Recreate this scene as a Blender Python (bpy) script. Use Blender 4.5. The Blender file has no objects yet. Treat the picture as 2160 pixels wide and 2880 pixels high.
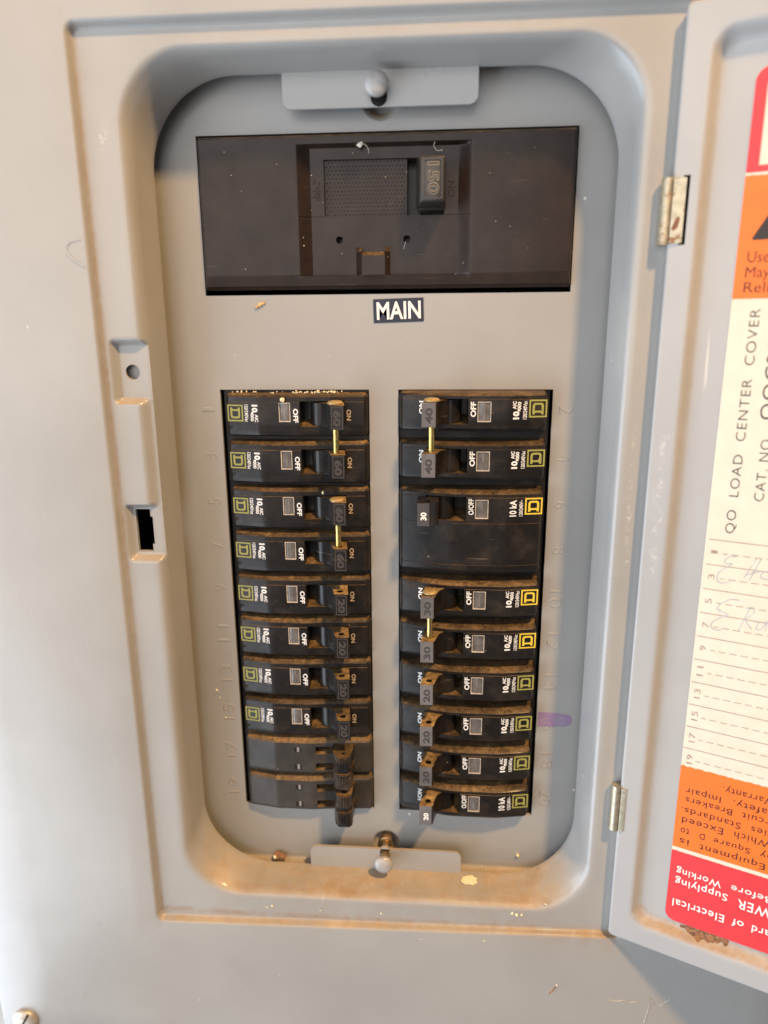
import bpy, bmesh, math, random
import numpy as np
from mathutils import Vector, Matrix
from mathutils.geometry import tessellate_polygon

random.seed(7)
rng = np.random.default_rng(7)
SC = bpy.context.scene
COL = SC.collection
MM = 0.001

# ------------------------------------------------------------------ camera
# panel coordinates in millimetres: u right, v up, w out of the panel; world = (u, -w, v) * 0.001
R = np.array([[0.99701047, -0.00746033, -0.07690562],
              [-0.01217903, 0.96771201, -0.25176404],
              [0.07630073, 0.25194802, 0.96472814]])       # rows: camera x, y, z in (u, v, w)
CAM = np.array([22.36062593, 24.98443755, 285.72848246])
def W(u, v, w): return Vector((u * MM, -w * MM, v * MM))
cd = bpy.data.cameras.new('camera'); cam = bpy.data.objects.new('camera', cd); COL.objects.link(cam)
ax = [Vector((r[0], -r[2], r[1])) for r in R]
m = Matrix((ax[0], ax[1], ax[2])).transposed().to_4x4()
m.translation = W(*CAM)
cam.matrix_world = m
cd.sensor_fit = 'VERTICAL'; cd.sensor_height = 36.0; cd.sensor_width = 27.0
cd.lens = 2029.94 / 2880 * 36
cd.clip_start = 0.005; cd.clip_end = 50
cd.dof.use_dof = True; cd.dof.focus_distance = 0.290; cd.dof.aperture_fstop = 6.0
SC.camera = cam

# ------------------------------------------------------------------ world and lamps
wd = bpy.data.worlds.new('World'); SC.world = wd; wd.use_nodes = True
bg = wd.node_tree.nodes['Background']
bg.inputs[0].default_value = (0.63, 0.61, 0.62, 1); bg.inputs[1].default_value = 0.24

def lamp(name, kind, loc, energy, color, aim=None, **k):
    d = bpy.data.lights.new(name, kind); d.energy = energy; d.color = color
    for a, b in k.items(): setattr(d, a, b)
    o = bpy.data.objects.new(name, d); COL.objects.link(o); o.location = loc
    if aim is not None:
        o.rotation_euler = (Vector(aim) - Vector(loc)).to_track_quat('-Z', 'Y').to_euler()
    return o
# warm bulb up and to the right of the open panel
lamp('bulb_lamp', 'POINT', W(455, 1010, 640), 104.0, (1.0, 0.60, 0.25), shadow_soft_size=0.048)
# large cool window low on the left
lamp('window_light', 'AREA', W(-1090, -540, 500), 29.0, (0.80, 0.89, 1.0), aim=W(0, -40, 0),
     shape='RECTANGLE', size=1.25, size_y=1.25)
# broad pale fill lamp added in front, left of the camera
lamp('fill_light', 'AREA', W(-420, 300, 1300), 11.5, (1.0, 0.95, 0.93), aim=W(0, -40, 0),
     shape='RECTANGLE', size=1.4, size_y=1.0)
SC.view_settings.view_transform = 'Standard'; SC.view_settings.look = 'None'
SC.view_settings.gamma = 1.0; SC.view_settings.exposure = -0.07
SC.render.resolution_x = 768; SC.render.resolution_y = 1024

# ------------------------------------------------------------------ materials
MATS = {}
class NT:
    def __init__(s, name):
        s.m = bpy.data.materials.new(name); s.m.use_nodes = True
        s.t = s.m.node_tree; s.p = s.t.nodes['Principled BSDF']; MATS[name] = s.m
    def n(s, kind, **k):
        x = s.t.nodes.new(kind)
        for a, b in k.items():
            if isinstance(a, str) and a.startswith('i_'): x.inputs[int(a[2:])].default_value = b
            else: setattr(x, a, b)
        return x
    def l(s, a, b): s.t.links.new(a, b)
    def pos(s):
        g = s.n('ShaderNodeNewGeometry'); return g
    def noise(s, scale, detail=3, rough=0.55, vec=None, dist=0.0):
        x = s.n('ShaderNodeTexNoise'); x.inputs['Scale'].default_value = scale
        x.inputs['Detail'].default_value = detail; x.inputs['Roughness'].default_value = rough
        x.inputs['Distortion'].default_value = dist
        s.l(vec if vec is not None else s.g.outputs['Position'], x.inputs['Vector'])
        return x.outputs[0]
    def ramp(s, src, a, b, ca=0.0, cb=1.0):
        x = s.n('ShaderNodeMapRange'); x.inputs[1].default_value = a; x.inputs[2].default_value = b
        x.inputs[3].default_value = ca; x.inputs[4].default_value = cb
        s.l(src, x.inputs[0]); return x.outputs[0]
    def math(s, op, a, b=None, clamp=False):
        x = s.n('ShaderNodeMath'); x.operation = op; x.use_clamp = clamp
        for i, q in enumerate((a, b)):
            if q is None: continue
            if hasattr(q, 'links'): s.l(q, x.inputs[i])
            else: x.inputs[i].default_value = q
        return x.outputs[0]
    def mix(s, f, a, b):
        x = s.n('ShaderNodeMix'); x.data_type = 'RGBA'
        if hasattr(f, 'links'): s.l(f, x.inputs[0])
        else: x.inputs[0].default_value = f
        for i, q in ((6, a), (7, b)):
            if hasattr(q, 'links'): s.l(q, x.inputs[i])
            else: x.inputs[i].default_value = (*q, 1)
        return x.outputs[2]
    def bump(s, h, strength, dist=0.0002):
        x = s.n('ShaderNodeBump'); x.inputs['Strength'].default_value = strength
        x.inputs['Distance'].default_value = dist
        s.l(h, x.inputs['Height']); s.l(x.outputs[0], s.p.inputs['Normal'])
    def up(s):                                              # how far a surface faces the ceiling
        x = s.n('ShaderNodeSeparateXYZ'); s.l(s.g.outputs['Normal'], x.inputs[0]); return x.outputs[2]

def painted(name, base, rough=0.36, dust=1.0):
    s = NT(name); s.g = s.pos()
    mott = s.noise(18, 4)
    c = s.mix(s.ramp(mott, .35, .7), tuple(x * .94 for x in base), tuple(min(1, x * 1.06) for x in base))
    warm = s.noise(7, 3)                                     # yellowed, grimy film in soft patches
    c = s.mix(s.ramp(warm, .5, .75, 0, .22), c, (base[0] * 1.02, base[1] * .9, base[2] * .74))
    # fine pale specks
    v = s.n('ShaderNodeTexVoronoi'); v.inputs['Scale'].default_value = 95
    s.l(s.g.outputs['Position'], v.inputs['Vector'])
    sel = s.n('ShaderNodeSeparateColor'); s.l(v.outputs['Color'], sel.inputs[0])
    spk = s.math('MULTIPLY', s.ramp(v.outputs['Distance'], .035, .07, 1, 0), s.ramp(sel.outputs[0], .93, .94))
    spk = s.math('MULTIPLY', spk, s.ramp(sel.outputs[1], .2, .8, .2, 1))
    c = s.mix(s.math('MULTIPLY', spk, .8), c, (.8, .74, .64))
    dk = s.math('MULTIPLY', s.ramp(v.outputs['Distance'], .014, .026, 1, 0), s.ramp(sel.outputs[2], .955, .96))
    c = s.mix(s.math('MULTIPLY', dk, .55), c, (.12, .08, .05))
    # hair scratches: stretched noise thresholded
    mp = s.n('ShaderNodeMapping'); mp.inputs['Rotation'].default_value = (0, .9, 0)
    mp.inputs['Scale'].default_value = (300, 40, 9)
    s.l(s.g.outputs['Position'], mp.inputs['Vector'])
    sc = s.noise(1.0, 2, .5, mp.outputs[0], .6)
    scm = s.math('MULTIPLY', s.ramp(sc, .76, .78), s.ramp(s.noise(14, 2), .52, .62))
    c = s.mix(s.math('MULTIPLY', scm, .45), c, (.75, .7, .62))
    # ochre dust lying on ledges
    up = s.ramp(s.up(), .28, .72)
    dn = s.ramp(s.noise(230, 5, .7), .3, .62, .55, 1)
    dd = s.math('MULTIPLY', s.math('MULTIPLY', up, s.math('MULTIPLY', dn, s.ramp(s.noise(34, 4, .6), .36, .62, .22, .95))), dust, True)
    dc = s.mix(s.ramp(s.noise(60, 5, .7), .35, .68), (.31, .21, .115), (.47, .36, .235))
    c = s.mix(dd, c, dc)
    gr = s.n('ShaderNodeAttribute'); gr.attribute_name = 'grime_warmlight'
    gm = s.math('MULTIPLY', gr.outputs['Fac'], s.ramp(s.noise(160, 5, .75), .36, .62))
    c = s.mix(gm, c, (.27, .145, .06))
    sf = s.n('ShaderNodeAttribute'); sf.attribute_name = 'scuff'
    sm = s.math('MULTIPLY', sf.outputs['Fac'], s.ramp(s.noise(420, 6, .8), .50, .60))
    c = s.mix(sm, c, (.78, .72, .64))
    s.l(c, s.p.inputs['Base Color'])
    rr = s.math('ADD', s.ramp(s.noise(40, 3), .3, .7, rough - .04, rough + .06), s.math('MULTIPLY', dd, .4))
    s.l(rr, s.p.inputs['Roughness'])
    s.p.inputs['Coat Weight'].default_value = .25; s.p.inputs['Coat Roughness'].default_value = .14
    s.bump(s.noise(700, 3, .6), .26, .0002)
    return s.m

def plastic(name, base, rough=0.42, dust=0.9, thr=(.42, .85), dcol=((.20, .12, .055), (.40, .26, .125)), film=.07, spec=.24, coat=.12):
    s = NT(name); s.g = s.pos()
    c = s.mix(s.ramp(s.noise(70, 4), .35, .7), tuple(x * .8 for x in base), tuple(x * 1.3 for x in base))
    fm = s.math('MULTIPLY', s.ramp(s.noise(110, 5, .65), .48, .75), film)
    c = s.mix(fm, c, (.36, .26, .17))
    v = s.n('ShaderNodeTexVoronoi'); v.inputs['Scale'].default_value = 330
    s.l(s.g.outputs['Position'], v.inputs['Vector'])
    sel = s.n('ShaderNodeSeparateColor'); s.l(v.outputs['Color'], sel.inputs[0])
    spk = s.math('MULTIPLY', s.ramp(v.outputs['Distance'], .04, .12, 1, 0), s.ramp(sel.outputs[0], .955, .96))
    c = s.mix(s.math('MULTIPLY', spk, .55), c, (.62, .50, .36))
    mp = s.n('ShaderNodeMapping'); mp.inputs['Rotation'].default_value = (0, .5, 0)
    mp.inputs['Scale'].default_value = (60, 60, 900)
    s.l(s.g.outputs['Position'], mp.inputs['Vector'])
    scm = s.math('MULTIPLY', s.ramp(s.noise(1.0, 2, .5, mp.outputs[0], .4), .70, .73), s.ramp(s.noise(50, 2), .5, .62))
    c = s.mix(s.math('MULTIPLY', scm, .14), c, (.45, .36, .26))
    up = s.ramp(s.up(), *thr)
    dn = s.ramp(s.noise(520, 6, .8), .34, .60, .12, 1)
    dn = s.math('MULTIPLY', dn, s.ramp(s.noise(36, 4, .65), .36, .56, .35, 1))
    oi = s.n('ShaderNodeObjectInfo')
    dn = s.math('MULTIPLY', dn, s.ramp(oi.outputs['Random'], 0, 1, .62, 1.12))
    dd = s.math('MULTIPLY', s.math('MULTIPLY', up, dn), dust, True)
    c = s.mix(dd, c, s.mix(s.ramp(s.noise(160, 5, .7), .35, .68), *dcol))
    s.l(c, s.p.inputs['Base Color'])
    s.l(s.math('ADD', s.ramp(s.noise(90, 3), .3, .7, rough - .06, rough + .10), s.math('MULTIPLY', dd, .45)), s.p.inputs['Roughness'])
    s.p.inputs['Specular IOR Level'].default_value = spec
    s.p.inputs['Coat Weight'].default_value = coat; s.p.inputs['Coat Roughness'].default_value = .16
    s.bump(s.noise(1500, 3), .2, .00015)
    return s.m

def plain(name, base, rough=.5, metal=0.0, var=.12, scale=120, **k):
    s = NT(name); s.g = s.pos()
    c = s.mix(s.ramp(s.noise(scale, 4), .35, .7), tuple(x * (1 - var) for x in base), tuple(min(1, x * (1 + var)) for x in base))
    s.l(c, s.p.inputs['Base Color'])
    s.p.inputs['Roughness'].default_value = rough; s.p.inputs['Metallic'].default_value = metal
    for a, b in k.items(): s.p.inputs[a.replace('_', ' ')].default_value = b
    return s.m

def print_mat(name, base, wear=.5, under=(.03, .026, .024)):
    s = NT(name); s.g = s.pos()
    c = s.mix(s.math('MULTIPLY', s.ramp(s.noise(900, 3, .6), .55, .72), wear), base, under)
    s.l(c, s.p.inputs['Base Color']); s.p.inputs['Roughness'].default_value = .6
    return s.m

def metal_mat(name, base, rough, rust=0.0, metal=1.0):
    s = NT(name); s.g = s.pos()
    c = s.mix(s.ramp(s.noise(400, 4), .35, .7), tuple(x * .75 for x in base), base)
    r = s.math('MULTIPLY', s.ramp(s.noise(260, 4, .7), .56, .66), rust)
    c = s.mix(r, c, (.24, .10, .035))
    s.l(c, s.p.inputs['Base Color'])
    s.l(s.ramp(r, 0, 1, metal, .1), s.p.inputs['Metallic'])
    s.l(s.math('ADD', s.ramp(s.noise(500, 3), .3, .7, rough - .08, rough + .1), s.math('MULTIPLY', r, .4)), s.p.inputs['Roughness'])
    s.bump(s.noise(900, 3), .25, .0002)
    return s.m

GREY = (.335, .335, .325)
painted('paint_cover', GREY, .31)
painted('paint_plate', (.31, .308, .298), .42, .9)
painted('paint_door', (.37, .372, .37), .40)
plastic('breaker_black', (.0125, .0105, .0095), .36)
plastic('breaker_clean', (.0115, .0098, .009), .34, .55)
plastic('breaker_grey', (.040, .037, .034), .46, 1.0)
plastic('handle_black', (.015, .0135, .013), .30, 1.25, thr=(.25, .65), dcol=((.34, .22, .10), (.56, .39, .18)), film=.03)
plastic('slick_nose_sheen', (.065, .064, .070), .30, .1, film=.02)  # dimmer painted sheen for the front of the smooth double handle
plastic('handle_dusty', (.012, .010, .009), .32, 1.25, thr=(.3, .7), dcol=((.30, .19, .085), (.52, .36, .17)))
plastic('handle_sheen', (.135, .130, .136), .42, .5, dcol=((.22, .135, .06), (.42, .27, .125)), film=.02)  # painted reflection: pale fronts of the right bank's dark handles
plastic('handle_slick', (.014, .013, .014), .24, .05, film=.03)
plastic('handle_dirty', (.016, .014, .014), .30, .95, thr=(.1, .7), dcol=((.13, .08, .035), (.40, .25, .11)), film=.22)
plastic('main_brown', (.0200, .0128, .0100), .30, .95, film=.02, spec=.2, coat=.16)
plastic('main_handle', (.034, .031, .027), .28, .6, film=.04, coat=.4)
plain('void_black', (.004, .004, .004), .9)
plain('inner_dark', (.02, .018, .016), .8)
print_mat('print_white', (.80, .79, .77), .35)
print_mat('print_cream', (.55, .47, .36), .5)
print_mat('print_olive', (.31, .30, .075), .3)
print_mat('print_yellow', (.70, .52, .05), .15)
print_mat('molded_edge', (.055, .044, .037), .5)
print_mat('number_edge', (.19, .165, .135), .3)
print_mat('molded_dark', (.022, .020, .021), .2)
plain('window_frame', (.52, .44, .36), .35, 0, .25, 500)
plain('window_pane', (.125, .118, .114), .16, 0, .25, 300, Coat_Weight=.6)
plain('window_core', (.155, .145, .14), .25, 0, .3, 400)
metal_mat('brass', (.66, .49, .17), .30)
metal_mat('zinc', (.55, .48, .34), .42, .9, .75)
metal_mat('hinge_clean', (.55, .50, .38), .40, .35, .75)
metal_mat('knob_grey', (.44, .43, .42), .42, .1, .12)
metal_mat('screw_silver', (.62, .57, .48), .44, .2, .55)
metal_mat('brass_dusty', (.58, .42, .19), .46, .1, .5)
metal_mat('stem_brass', (.62, .44, .24), .42, .3)
plain('flag_grey', (.26, .25, .25), .4)
plain('rust_chip', (.20, .085, .04), .7)
plain('sticker_navy', (.010, .013, .032), .42)
plain('label_cream', (.68, .615, .50), .55, 0, .035, 160)
plain('label_red', (.64, .040, .048), .48, 0, .04, 160)
plain('label_orange', (.80, .165, .016), .48, 0, .04, 160)
plain('ink_black', (.03, .02, .018), .6)
plain('ink_brown', (.06, .012, .005), .6)
plain('ink_rule', (.34, .24, .19), .7)
plain('ink_white', (.88, .84, .78), .55)
plain('ink_pen', (.38, .43, .48), .6, 0, .3, 500)
plain('flake_cream', (.80, .70, .46), .7)
plain('crumb_tan', (.62, .40, .20), .8, 0, .4, 900)
plain('crumb_brown', (.22, .11, .05), .7, 0, .6, 900)
plain('crumb_white', (.78, .72, .62), .8)
plain('chalk_grey', (.50, .48, .46), .7, 0, .3, 600)
plain('spot_film', (.40, .385, .37), .5)
plain('wall_plaster', (.55, .52, .47), .8)
s = NT('marker_purple'); s.g = s.pos()
s.p.inputs['Base Color'].default_value = (.38, .19, .52, 1); s.p.inputs['Roughness'].default_value = .5
s.l(s.ramp(s.noise(150, 6, .7), .32, .66, .08, .40), s.p.inputs['Alpha'])

# ------------------------------------------------------------------ object helpers
def tag(o, label=None, cat=None, group=None, kind=None):
    if label: o['label'] = label
    if cat: o['category'] = cat
    if group: o['group'] = group
    if kind: o['kind'] = kind
    return o
def empty(name, u=0, v=0, w=0, **k):
    o = bpy.data.objects.new(name, None); COL.objects.link(o); o.location = W(u, v, w)
    o.empty_display_size = .01
    return tag(o, **k)
def build(name, verts, faces, mat, parent=None, smooth=None, mats=None, midx=None, **k):
    """verts in (u, v, w) millimetres relative to the parent"""
    a = np.asarray(verts, float)
    a = np.stack([a[:, 0], -a[:, 2], a[:, 1]], 1) * MM
    me = bpy.data.meshes.new(name)
    me.from_pydata(a.tolist(), [], faces if isinstance(faces, list) else faces.tolist())
    me.materials.append(MATS[mat])
    for x in (mats or []): me.materials.append(MATS[x])
    if midx is not None: me.polygons.foreach_set('material_index', midx)
    if smooth is not None:
        me.polygons.foreach_set('use_smooth', [True] * len(me.polygons))
        if smooth < 180: me.set_sharp_from_angle(angle=math.radians(smooth))
    me.update()
    o = bpy.data.objects.new(name, me); COL.objects.link(o)
    if parent is not None: o.parent = parent
    return tag(o, **k)

class MB:
    def __init__(s): s.v = []; s.f = []
    def add(s, v, f, off=(0, 0, 0)):
        b = len(s.v)
        s.v += [(p[0] + off[0], p[1] + off[1], p[2] + off[2]) for p in v]
        s.f += [[i + b for i in q] for q in f]
        return s
    def build(s, name, mat, parent=None, **k): return build(name, s.v, s.f, mat, parent, **k)

def bevel_box(u0, u1, v0, v1, w0, w1, b=.4, seg=2):
    bm = bmesh.new(); bmesh.ops.create_cube(bm, size=1)
    for x in bm.verts:
        x.co = Vector((u0 + (x.co.x + .5) * (u1 - u0), v0 + (x.co.y + .5) * (v1 - v0), w0 + (x.co.z + .5) * (w1 - w0)))
    if b > 0: bmesh.ops.bevel(bm, geom=bm.edges[:], offset=b, segments=seg, affect='EDGES', profile=.5)
    bm.verts.ensure_lookup_table()
    v = [tuple(x.co) for x in bm.verts]; f = [[q.index for q in x.verts] for x in bm.faces]
    bm.free(); return v, f

def tess(loops):
    t = tessellate_polygon([[Vector((a, b, 0)) for a, b in l] for l in loops]); n = sum(len(l) for l in loops)
    pts = [p for l in loops for p in l]
    out = []
    for a, b, c in t:
        A = (pts[b][0] - pts[a][0]) * (pts[c][1] - pts[a][1]) - (pts[b][1] - pts[a][1]) * (pts[c][0] - pts[a][0])
        out.append([a, b, c] if A > 0 else [a, c, b])
    return pts, out
def prism(loops, lo, hi, axis='w', caps=(True, True)):
    """extrude outer loop + holes from lo to hi; axis w: loop=(u,v); axis v: loop=(u,w)"""
    pts, tr = tess(loops); n = len(pts)
    def P(a, b, h): return (a, b, h) if axis == 'w' else (a, h, b)
    v = [P(a, b, lo) for a, b in pts] + [P(a, b, hi) for a, b in pts]
    f = []
    flip = axis == 'v'
    if caps[1]: f += [([q + n for q in t] if not flip else [q + n for q in t[::-1]]) for t in tr]
    if caps[0]: f += [(t[::-1] if not flip else list(t)) for t in tr]
    b = 0
    for k, l in enumerate(loops):
        m_ = len(l)
        A = sum(l[i][0] * l[(i + 1) % m_][1] - l[(i + 1) % m_][0] * l[i][1] for i in range(m_))
        ccw = A > 0
        outer = (k == 0)
        for i in range(m_):
            j = (i + 1) % m_
            q = [b + i, b + j, b + j + n, b + i + n]
            if (ccw != outer) != flip: q = q[::-1]
            f.append(q)
        b += m_
    return v, f
def rrect(u0, u1, v0, v1, r, n=6):
    out = []
    for cx, cy, a0 in ((u1 - r, v1 - r, 0), (u0 + r, v1 - r, 90), (u0 + r, v0 + r, 180), (u1 - r, v0 + r, 270)):
        for i in range(n + 1):
            a = math.radians(a0 + 90 * i / n); out.append((cx + r * math.cos(a), cy + r * math.sin(a)))
    return out
def circle(cx, cy, r, n=24, a0=0, ry=None):
    return [(cx + r * math.cos(a0 + 2 * math.pi * i / n), cy + (ry or r) * math.sin(a0 + 2 * math.pi * i / n)) for i in range(n)]
def lathe(profile, cu, cv, n=28, axis='w', start=True):
    """profile list of (radius, height) revolved about an axis"""
    v = []; f = []
    for r, h in profile:
        for i in range(n):
            a = 2 * math.pi * i / n; x, y = r * math.cos(a), r * math.sin(a)
            v.append((cu + x, cv + y, h) if axis == 'w' else (cu + x, h, cv + y))
    for k in range(len(profile) - 1):
        for i in range(n):
            j = (i + 1) % n; q = [k * n + i, k * n + j, (k + 1) * n + j, (k + 1) * n + i]
            f.append(q if axis == 'w' else q[::-1])
    if start: f.append(list(range(n))[::-1] if axis == 'w' else list(range(n)))
    e = (len(profile) - 1) * n
    f.append([e + i for i in range(n)] if axis == 'w' else [e + i for i in range(n)][::-1])
    return v, f
def grid(us, vs, H, skip=None):
    """height field over sorted coordinate lists; H(u, v) -> w"""
    v = []; nu = len(us); nv = len(vs)
    for b in vs:
        for a in us: v.append((a, b, H(a, b)))
    f = []
    for j in range(nv - 1):
        for i in range(nu - 1):
            if skip and skip((us[i] + us[i + 1]) / 2, (vs[j] + vs[j + 1]) / 2): continue
            k = j * nu + i; f.append([k, k + 1, k + nu + 1, k + nu])
    return v, f
def interp(x, pts):
    xs = [p[0] for p in pts]; ys = [p[1] for p in pts]
    return float(np.interp(x, xs, ys))
def blob(r, n=2, jit=.35, flat=1.0):
    bm = bmesh.new(); bmesh.ops.create_icosphere(bm, subdivisions=n, radius=r)
    v = []
    for x in bm.verts:
        k = 1 + (random.random() - .5) * 2 * jit; v.append((x.co.x * k, x.co.y * k, x.co.z * k * flat))
    f = [[q.index for q in x.verts] for x in bm.faces]; bm.free(); return v, f

_T = {}
def glyphs(s, offset=0.0, spacing=1.0, outline=0.0, extr=0.0, bev=0.0, res=3):
    key = (s, offset, spacing, outline, extr, bev)
    if key in _T: return _T[key]
    c = bpy.data.curves.new('t', 'FONT'); c.body = s; c.size = 1.0; c.offset = offset
    c.space_character = spacing; c.resolution_u = res
    if outline: c.fill_mode = 'NONE'; c.bevel_depth = outline; c.bevel_resolution = 0
    else: c.extrude = extr; c.bevel_depth = bev; c.bevel_resolution = 0; c.fill_mode = 'BOTH' if extr or bev else 'FRONT'
    o = bpy.data.objects.new('t', c); COL.objects.link(o)
    dg = bpy.context.evaluated_depsgraph_get(); dg.update()
    me = bpy.data.meshes.new_from_object(o.evaluated_get(dg))
    a = np.array([tuple(v.co) for v in me.vertices]); f = [list(p.vertices) for p in me.polygons]
    bpy.data.objects.remove(o); bpy.data.curves.remove(c); bpy.data.meshes.remove(me)
    _T[key] = (a, f); return _T[key]
def text(mb, s, box, rot, wf, mir=False, zs=1.0, **k):
    """fit a word into box=(u0,u1,v0,v1), read in direction rot degrees; wf(u,v)->surface height"""
    a, f = glyphs(s, **k)
    x0, x1 = a[:, 0].min(), a[:, 0].max(); y0, y1 = a[:, 1].min(), a[:, 1].max()
    u0, u1, v0, v1 = box
    sx = (a[:, 0] - x0) / (x1 - x0); sy = (a[:, 1] - y0) / (y1 - y0)
    if rot == 0: U = u0 + sx * (u1 - u0); V = v0 + sy * (v1 - v0)
    elif rot == 90: U = u1 - sy * (u1 - u0); V = v0 + sx * (v1 - v0)
    elif rot == -90: U = u0 + sy * (u1 - u0); V = v1 - sx * (v1 - v0)
    else: U = u1 - sx * (u1 - u0); V = v1 - sy * (v1 - v0)
    z = a[:, 2] * zs
    mb.add([(U[i], V[i], wf(U[i], V[i]) + z[i]) for i in range(len(a))], f)

# ------------------------------------------------------------------ pressed sheet built from rounded-rectangle rings
def ring(uL, uR, vB, vT, r, w, vfix=None, NS=40, NA=26, skew=0.0):
    """closed ring, counter-clockwise from the lower right corner; left edge uses the fixed v list"""
    p = []
    def edge(a, b, n): return [(a[0] + (b[0] - a[0]) * i / n, a[1] + (b[1] - a[1]) * i / n) for i in range(n)]
    def arc(cx, cy, a0):
        return [(cx + r * math.cos(math.radians(a0 + 90 * i / NA)), cy + r * math.sin(math.radians(a0 + 90 * i / NA))) for i in range(NA)]
    p += edge((uR, vB + r), (uR, vT - r), NS); p += arc(uR - r, vT - r, 0)
    p += edge((uR - r, vT), (uL + r, vT), NS); p += arc(uL + r, vT - r, 90)
    top = vT - r; bot = vB + r
    if vfix is None: p += edge((uL, top), (uL, bot), NS)
    else:
        k = 14; L = [top + (vfix[0] - top) * i / k for i in range(k)] + list(vfix) + [vfix[-1] + (bot - vfix[-1]) * i / k for i in range(1, k)]
        p += [(uL, b) for b in L]
    p += arc(uL + r, vB + r, 180)
    p += edge((uL + r, vB), (uR - r, vB), NS); p += arc(uR - r, vB + r, 270)
    out = []
    for a, b in p:
        if skew and b < 0: b = b + skew * (a - 0) * min(1, max(0, (-b - 60) / 140))
        out.append((a, b, w))
    return out
def loft(rings, wmod=None, skip=None):
    n = len(rings[0]); v = [p for r in rings for p in r]
    if wmod: v = [(a, b, wmod(a, b, c)) for a, b, c in v]
    f = []
    for k in range(len(rings) - 1):
        for i in range(n):
            j = (i + 1) % n
            q = [k * n + i, (k + 1) * n + i, (k + 1) * n + j, k * n + j]
            if skip:
                cu = sum(v[x][0] for x in q) / 4; cv = sum(v[x][1] for x in q) / 4
                if skip(cu, cv): continue
            f.append(q)
    return v, f
def sst(x, a, b):
    t = min(1, max(0, (x - a) / (b - a))); return t * t * (3 - 2 * t)

# ================================================================== SETTING
wall = build('wall', [(-1500, -1300, -97), (1500, -1300, -97), (1500, 1500, -97), (-1500, 1500, -97)], [[0, 1, 2, 3]], 'wall_plaster', kind='structure')

# ================================================================== COVER
cover = empty('panel_cover', 0, 0, 0, label='grey pressed steel cover of the breaker panel, framing the deep rounded opening', cat='panel cover')
vfix = sorted(set([round(x, 3) for x in np.arange(-72, 28, .8)] +
     [-61.3, -58.4, -47.2, -44.2, 4.8, 12.0, -61.0, -58.1] + [-.9, -2.1, 18.0, 20.0]), reverse=True)
ROW = dict(vfix=vfix)
rings = []
def RG(d, dT, dB, r, w, skew=0.0): rings.append(ring(-83 - d, 83 + d, -216.6 - dB, 109.8 + dT, r, w, skew=skew, **ROW))
RG(0, 0, 0, 32, 6.8); RG(0, 0, 0, 32, 8.0)
for d, t, b, r, w in ((.15, .2, .1, 31.5, 9.2), (.6, .7, .3, 29, 12.5), (1.1, 1.2, .6, 27, 16), (1.7, 1.8, .9, 25, 19), (2.1, 2.1, 1.2, 24, 20.6),
                      (2.8, 2.7, 1.7, 23.5, 22.0), (3.4, 3.2, 2.3, 23.5, 23.1), (4.2, 3.9, 3.1, 23.5, 23.7), (5.1, 4.6, 3.9, 23.5, 23.97), (6.4, 5.4, 4.5, 23.5, 24.0)):
    RG(d, t, b, r, w)
# flat door rebate, with columns on the left edge that meet the latch hole exactly
cols = [-90.3, -90.7, -91.2, -91.8, -92.6, -93.4, -94.4, -95.3, -96.1, -96.7, -97.3, -97.8, -98.2, -98.6, -99.0, -99.4]
cols = [-90.2, -90.55, -91.0, -91.5, -92.1, -92.8, -93.5, -94.2, -94.9, -95.5, -96.1, -96.6, -97.0, -97.4, -97.8, -98.2, -98.6, -99.0, -99.5]
for uL in cols:
    k = (-uL - 89.8) / (100.0 - 89.8)
    rings.append(ring(uL, 89.8 + k * 10.2, -221.2 - k * 8.2, 115.4 + k * 3.6, 23.5 + (2.2 - 23.5) * k, 24.0, skew=.022 * k, **ROW))
for d, w in ((0, 24.0), (.7, 24.12), (1.2, 24.5), (1.6, 25.2), (1.9, 26.0), (2.3, 26.6), (2.9, 26.92), (3.8, 27.0)):
    rings.append(ring(-99.8 - d * .75, 100 + d * .75, -229.6 - d * .8, 119.0 + d * .95, 2.2 + d * .5, w, skew=.022, **ROW))
for d in (10, 30, 55, 79): rings.append(ring(-103 - d, 103 + d, -233 - d, 123 + d, 5, 27.0, skew=.022 if d < 40 else .0, **ROW))
rings.append(ring(-184, 184, -314, 204, 4, 26.0, **ROW)); rings.append(ring(-185, 185, -315, 205, 4, 24.5, **ROW)); rings.append(ring(-185, 185, -315, 205, 4, 8, **ROW))
def pocket(u, v):
    if u > -78: return 0.0
    def band(x, lo, hi, s_=1.2): return sst(x, lo - s_, lo + s_) * (1 - sst(x, hi - s_, hi + s_))
    def both(a, b): return max(0.0, 1 - math.hypot(1 - a, 1 - b))
    mA = both(band(v, -2.2, 19.2), 1 - sst(-u, 96.2, 99.0))
    mB = both(band(v, -63.6, -42.6), 1 - sst(-u, 96.7, 99.4))
    mS = both(band(v, -43.6, -1.2), 1 - sst(-u, 86.2, 89.2))
    m = 1 - (1 - mA) * (1 - mB) * (1 - mS)
    return m
def cover_w(u, v, w):
    if u < -78 and w > 19 and -103 < u:
        m_ = pocket(u, v)
        if m_ > 0: return min(w, 24.0 - 3.2 * m_) if w <= 24.001 else w - 3.2 * m_ * (1 - sst(-u, 98, 99.5))
    # the thin sheet is a little wavy
    return w + (.25 * math.sin(u * .021 + 1) * math.sin(v * .017) if abs(u) > 103 or v < -236 or v > 124 else 0)
def cover_skip(u, v):
    if -96.1 < u < -90.2 and -61.3 < v < -44.2:
        if u > -91.0 and v > -47.2: return True
        return True
    if -90.2 < u < -89.0 and -58.4 < v < -47.2: return True
    return -94.9 < u < -91.0 + .0 and 4.8 < v < 12.0 if False else (-95.5 < u < -88.4 and 4.8 < v < 12.0)
v_, f_ = loft(rings, cover_w, cover_skip)
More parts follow.
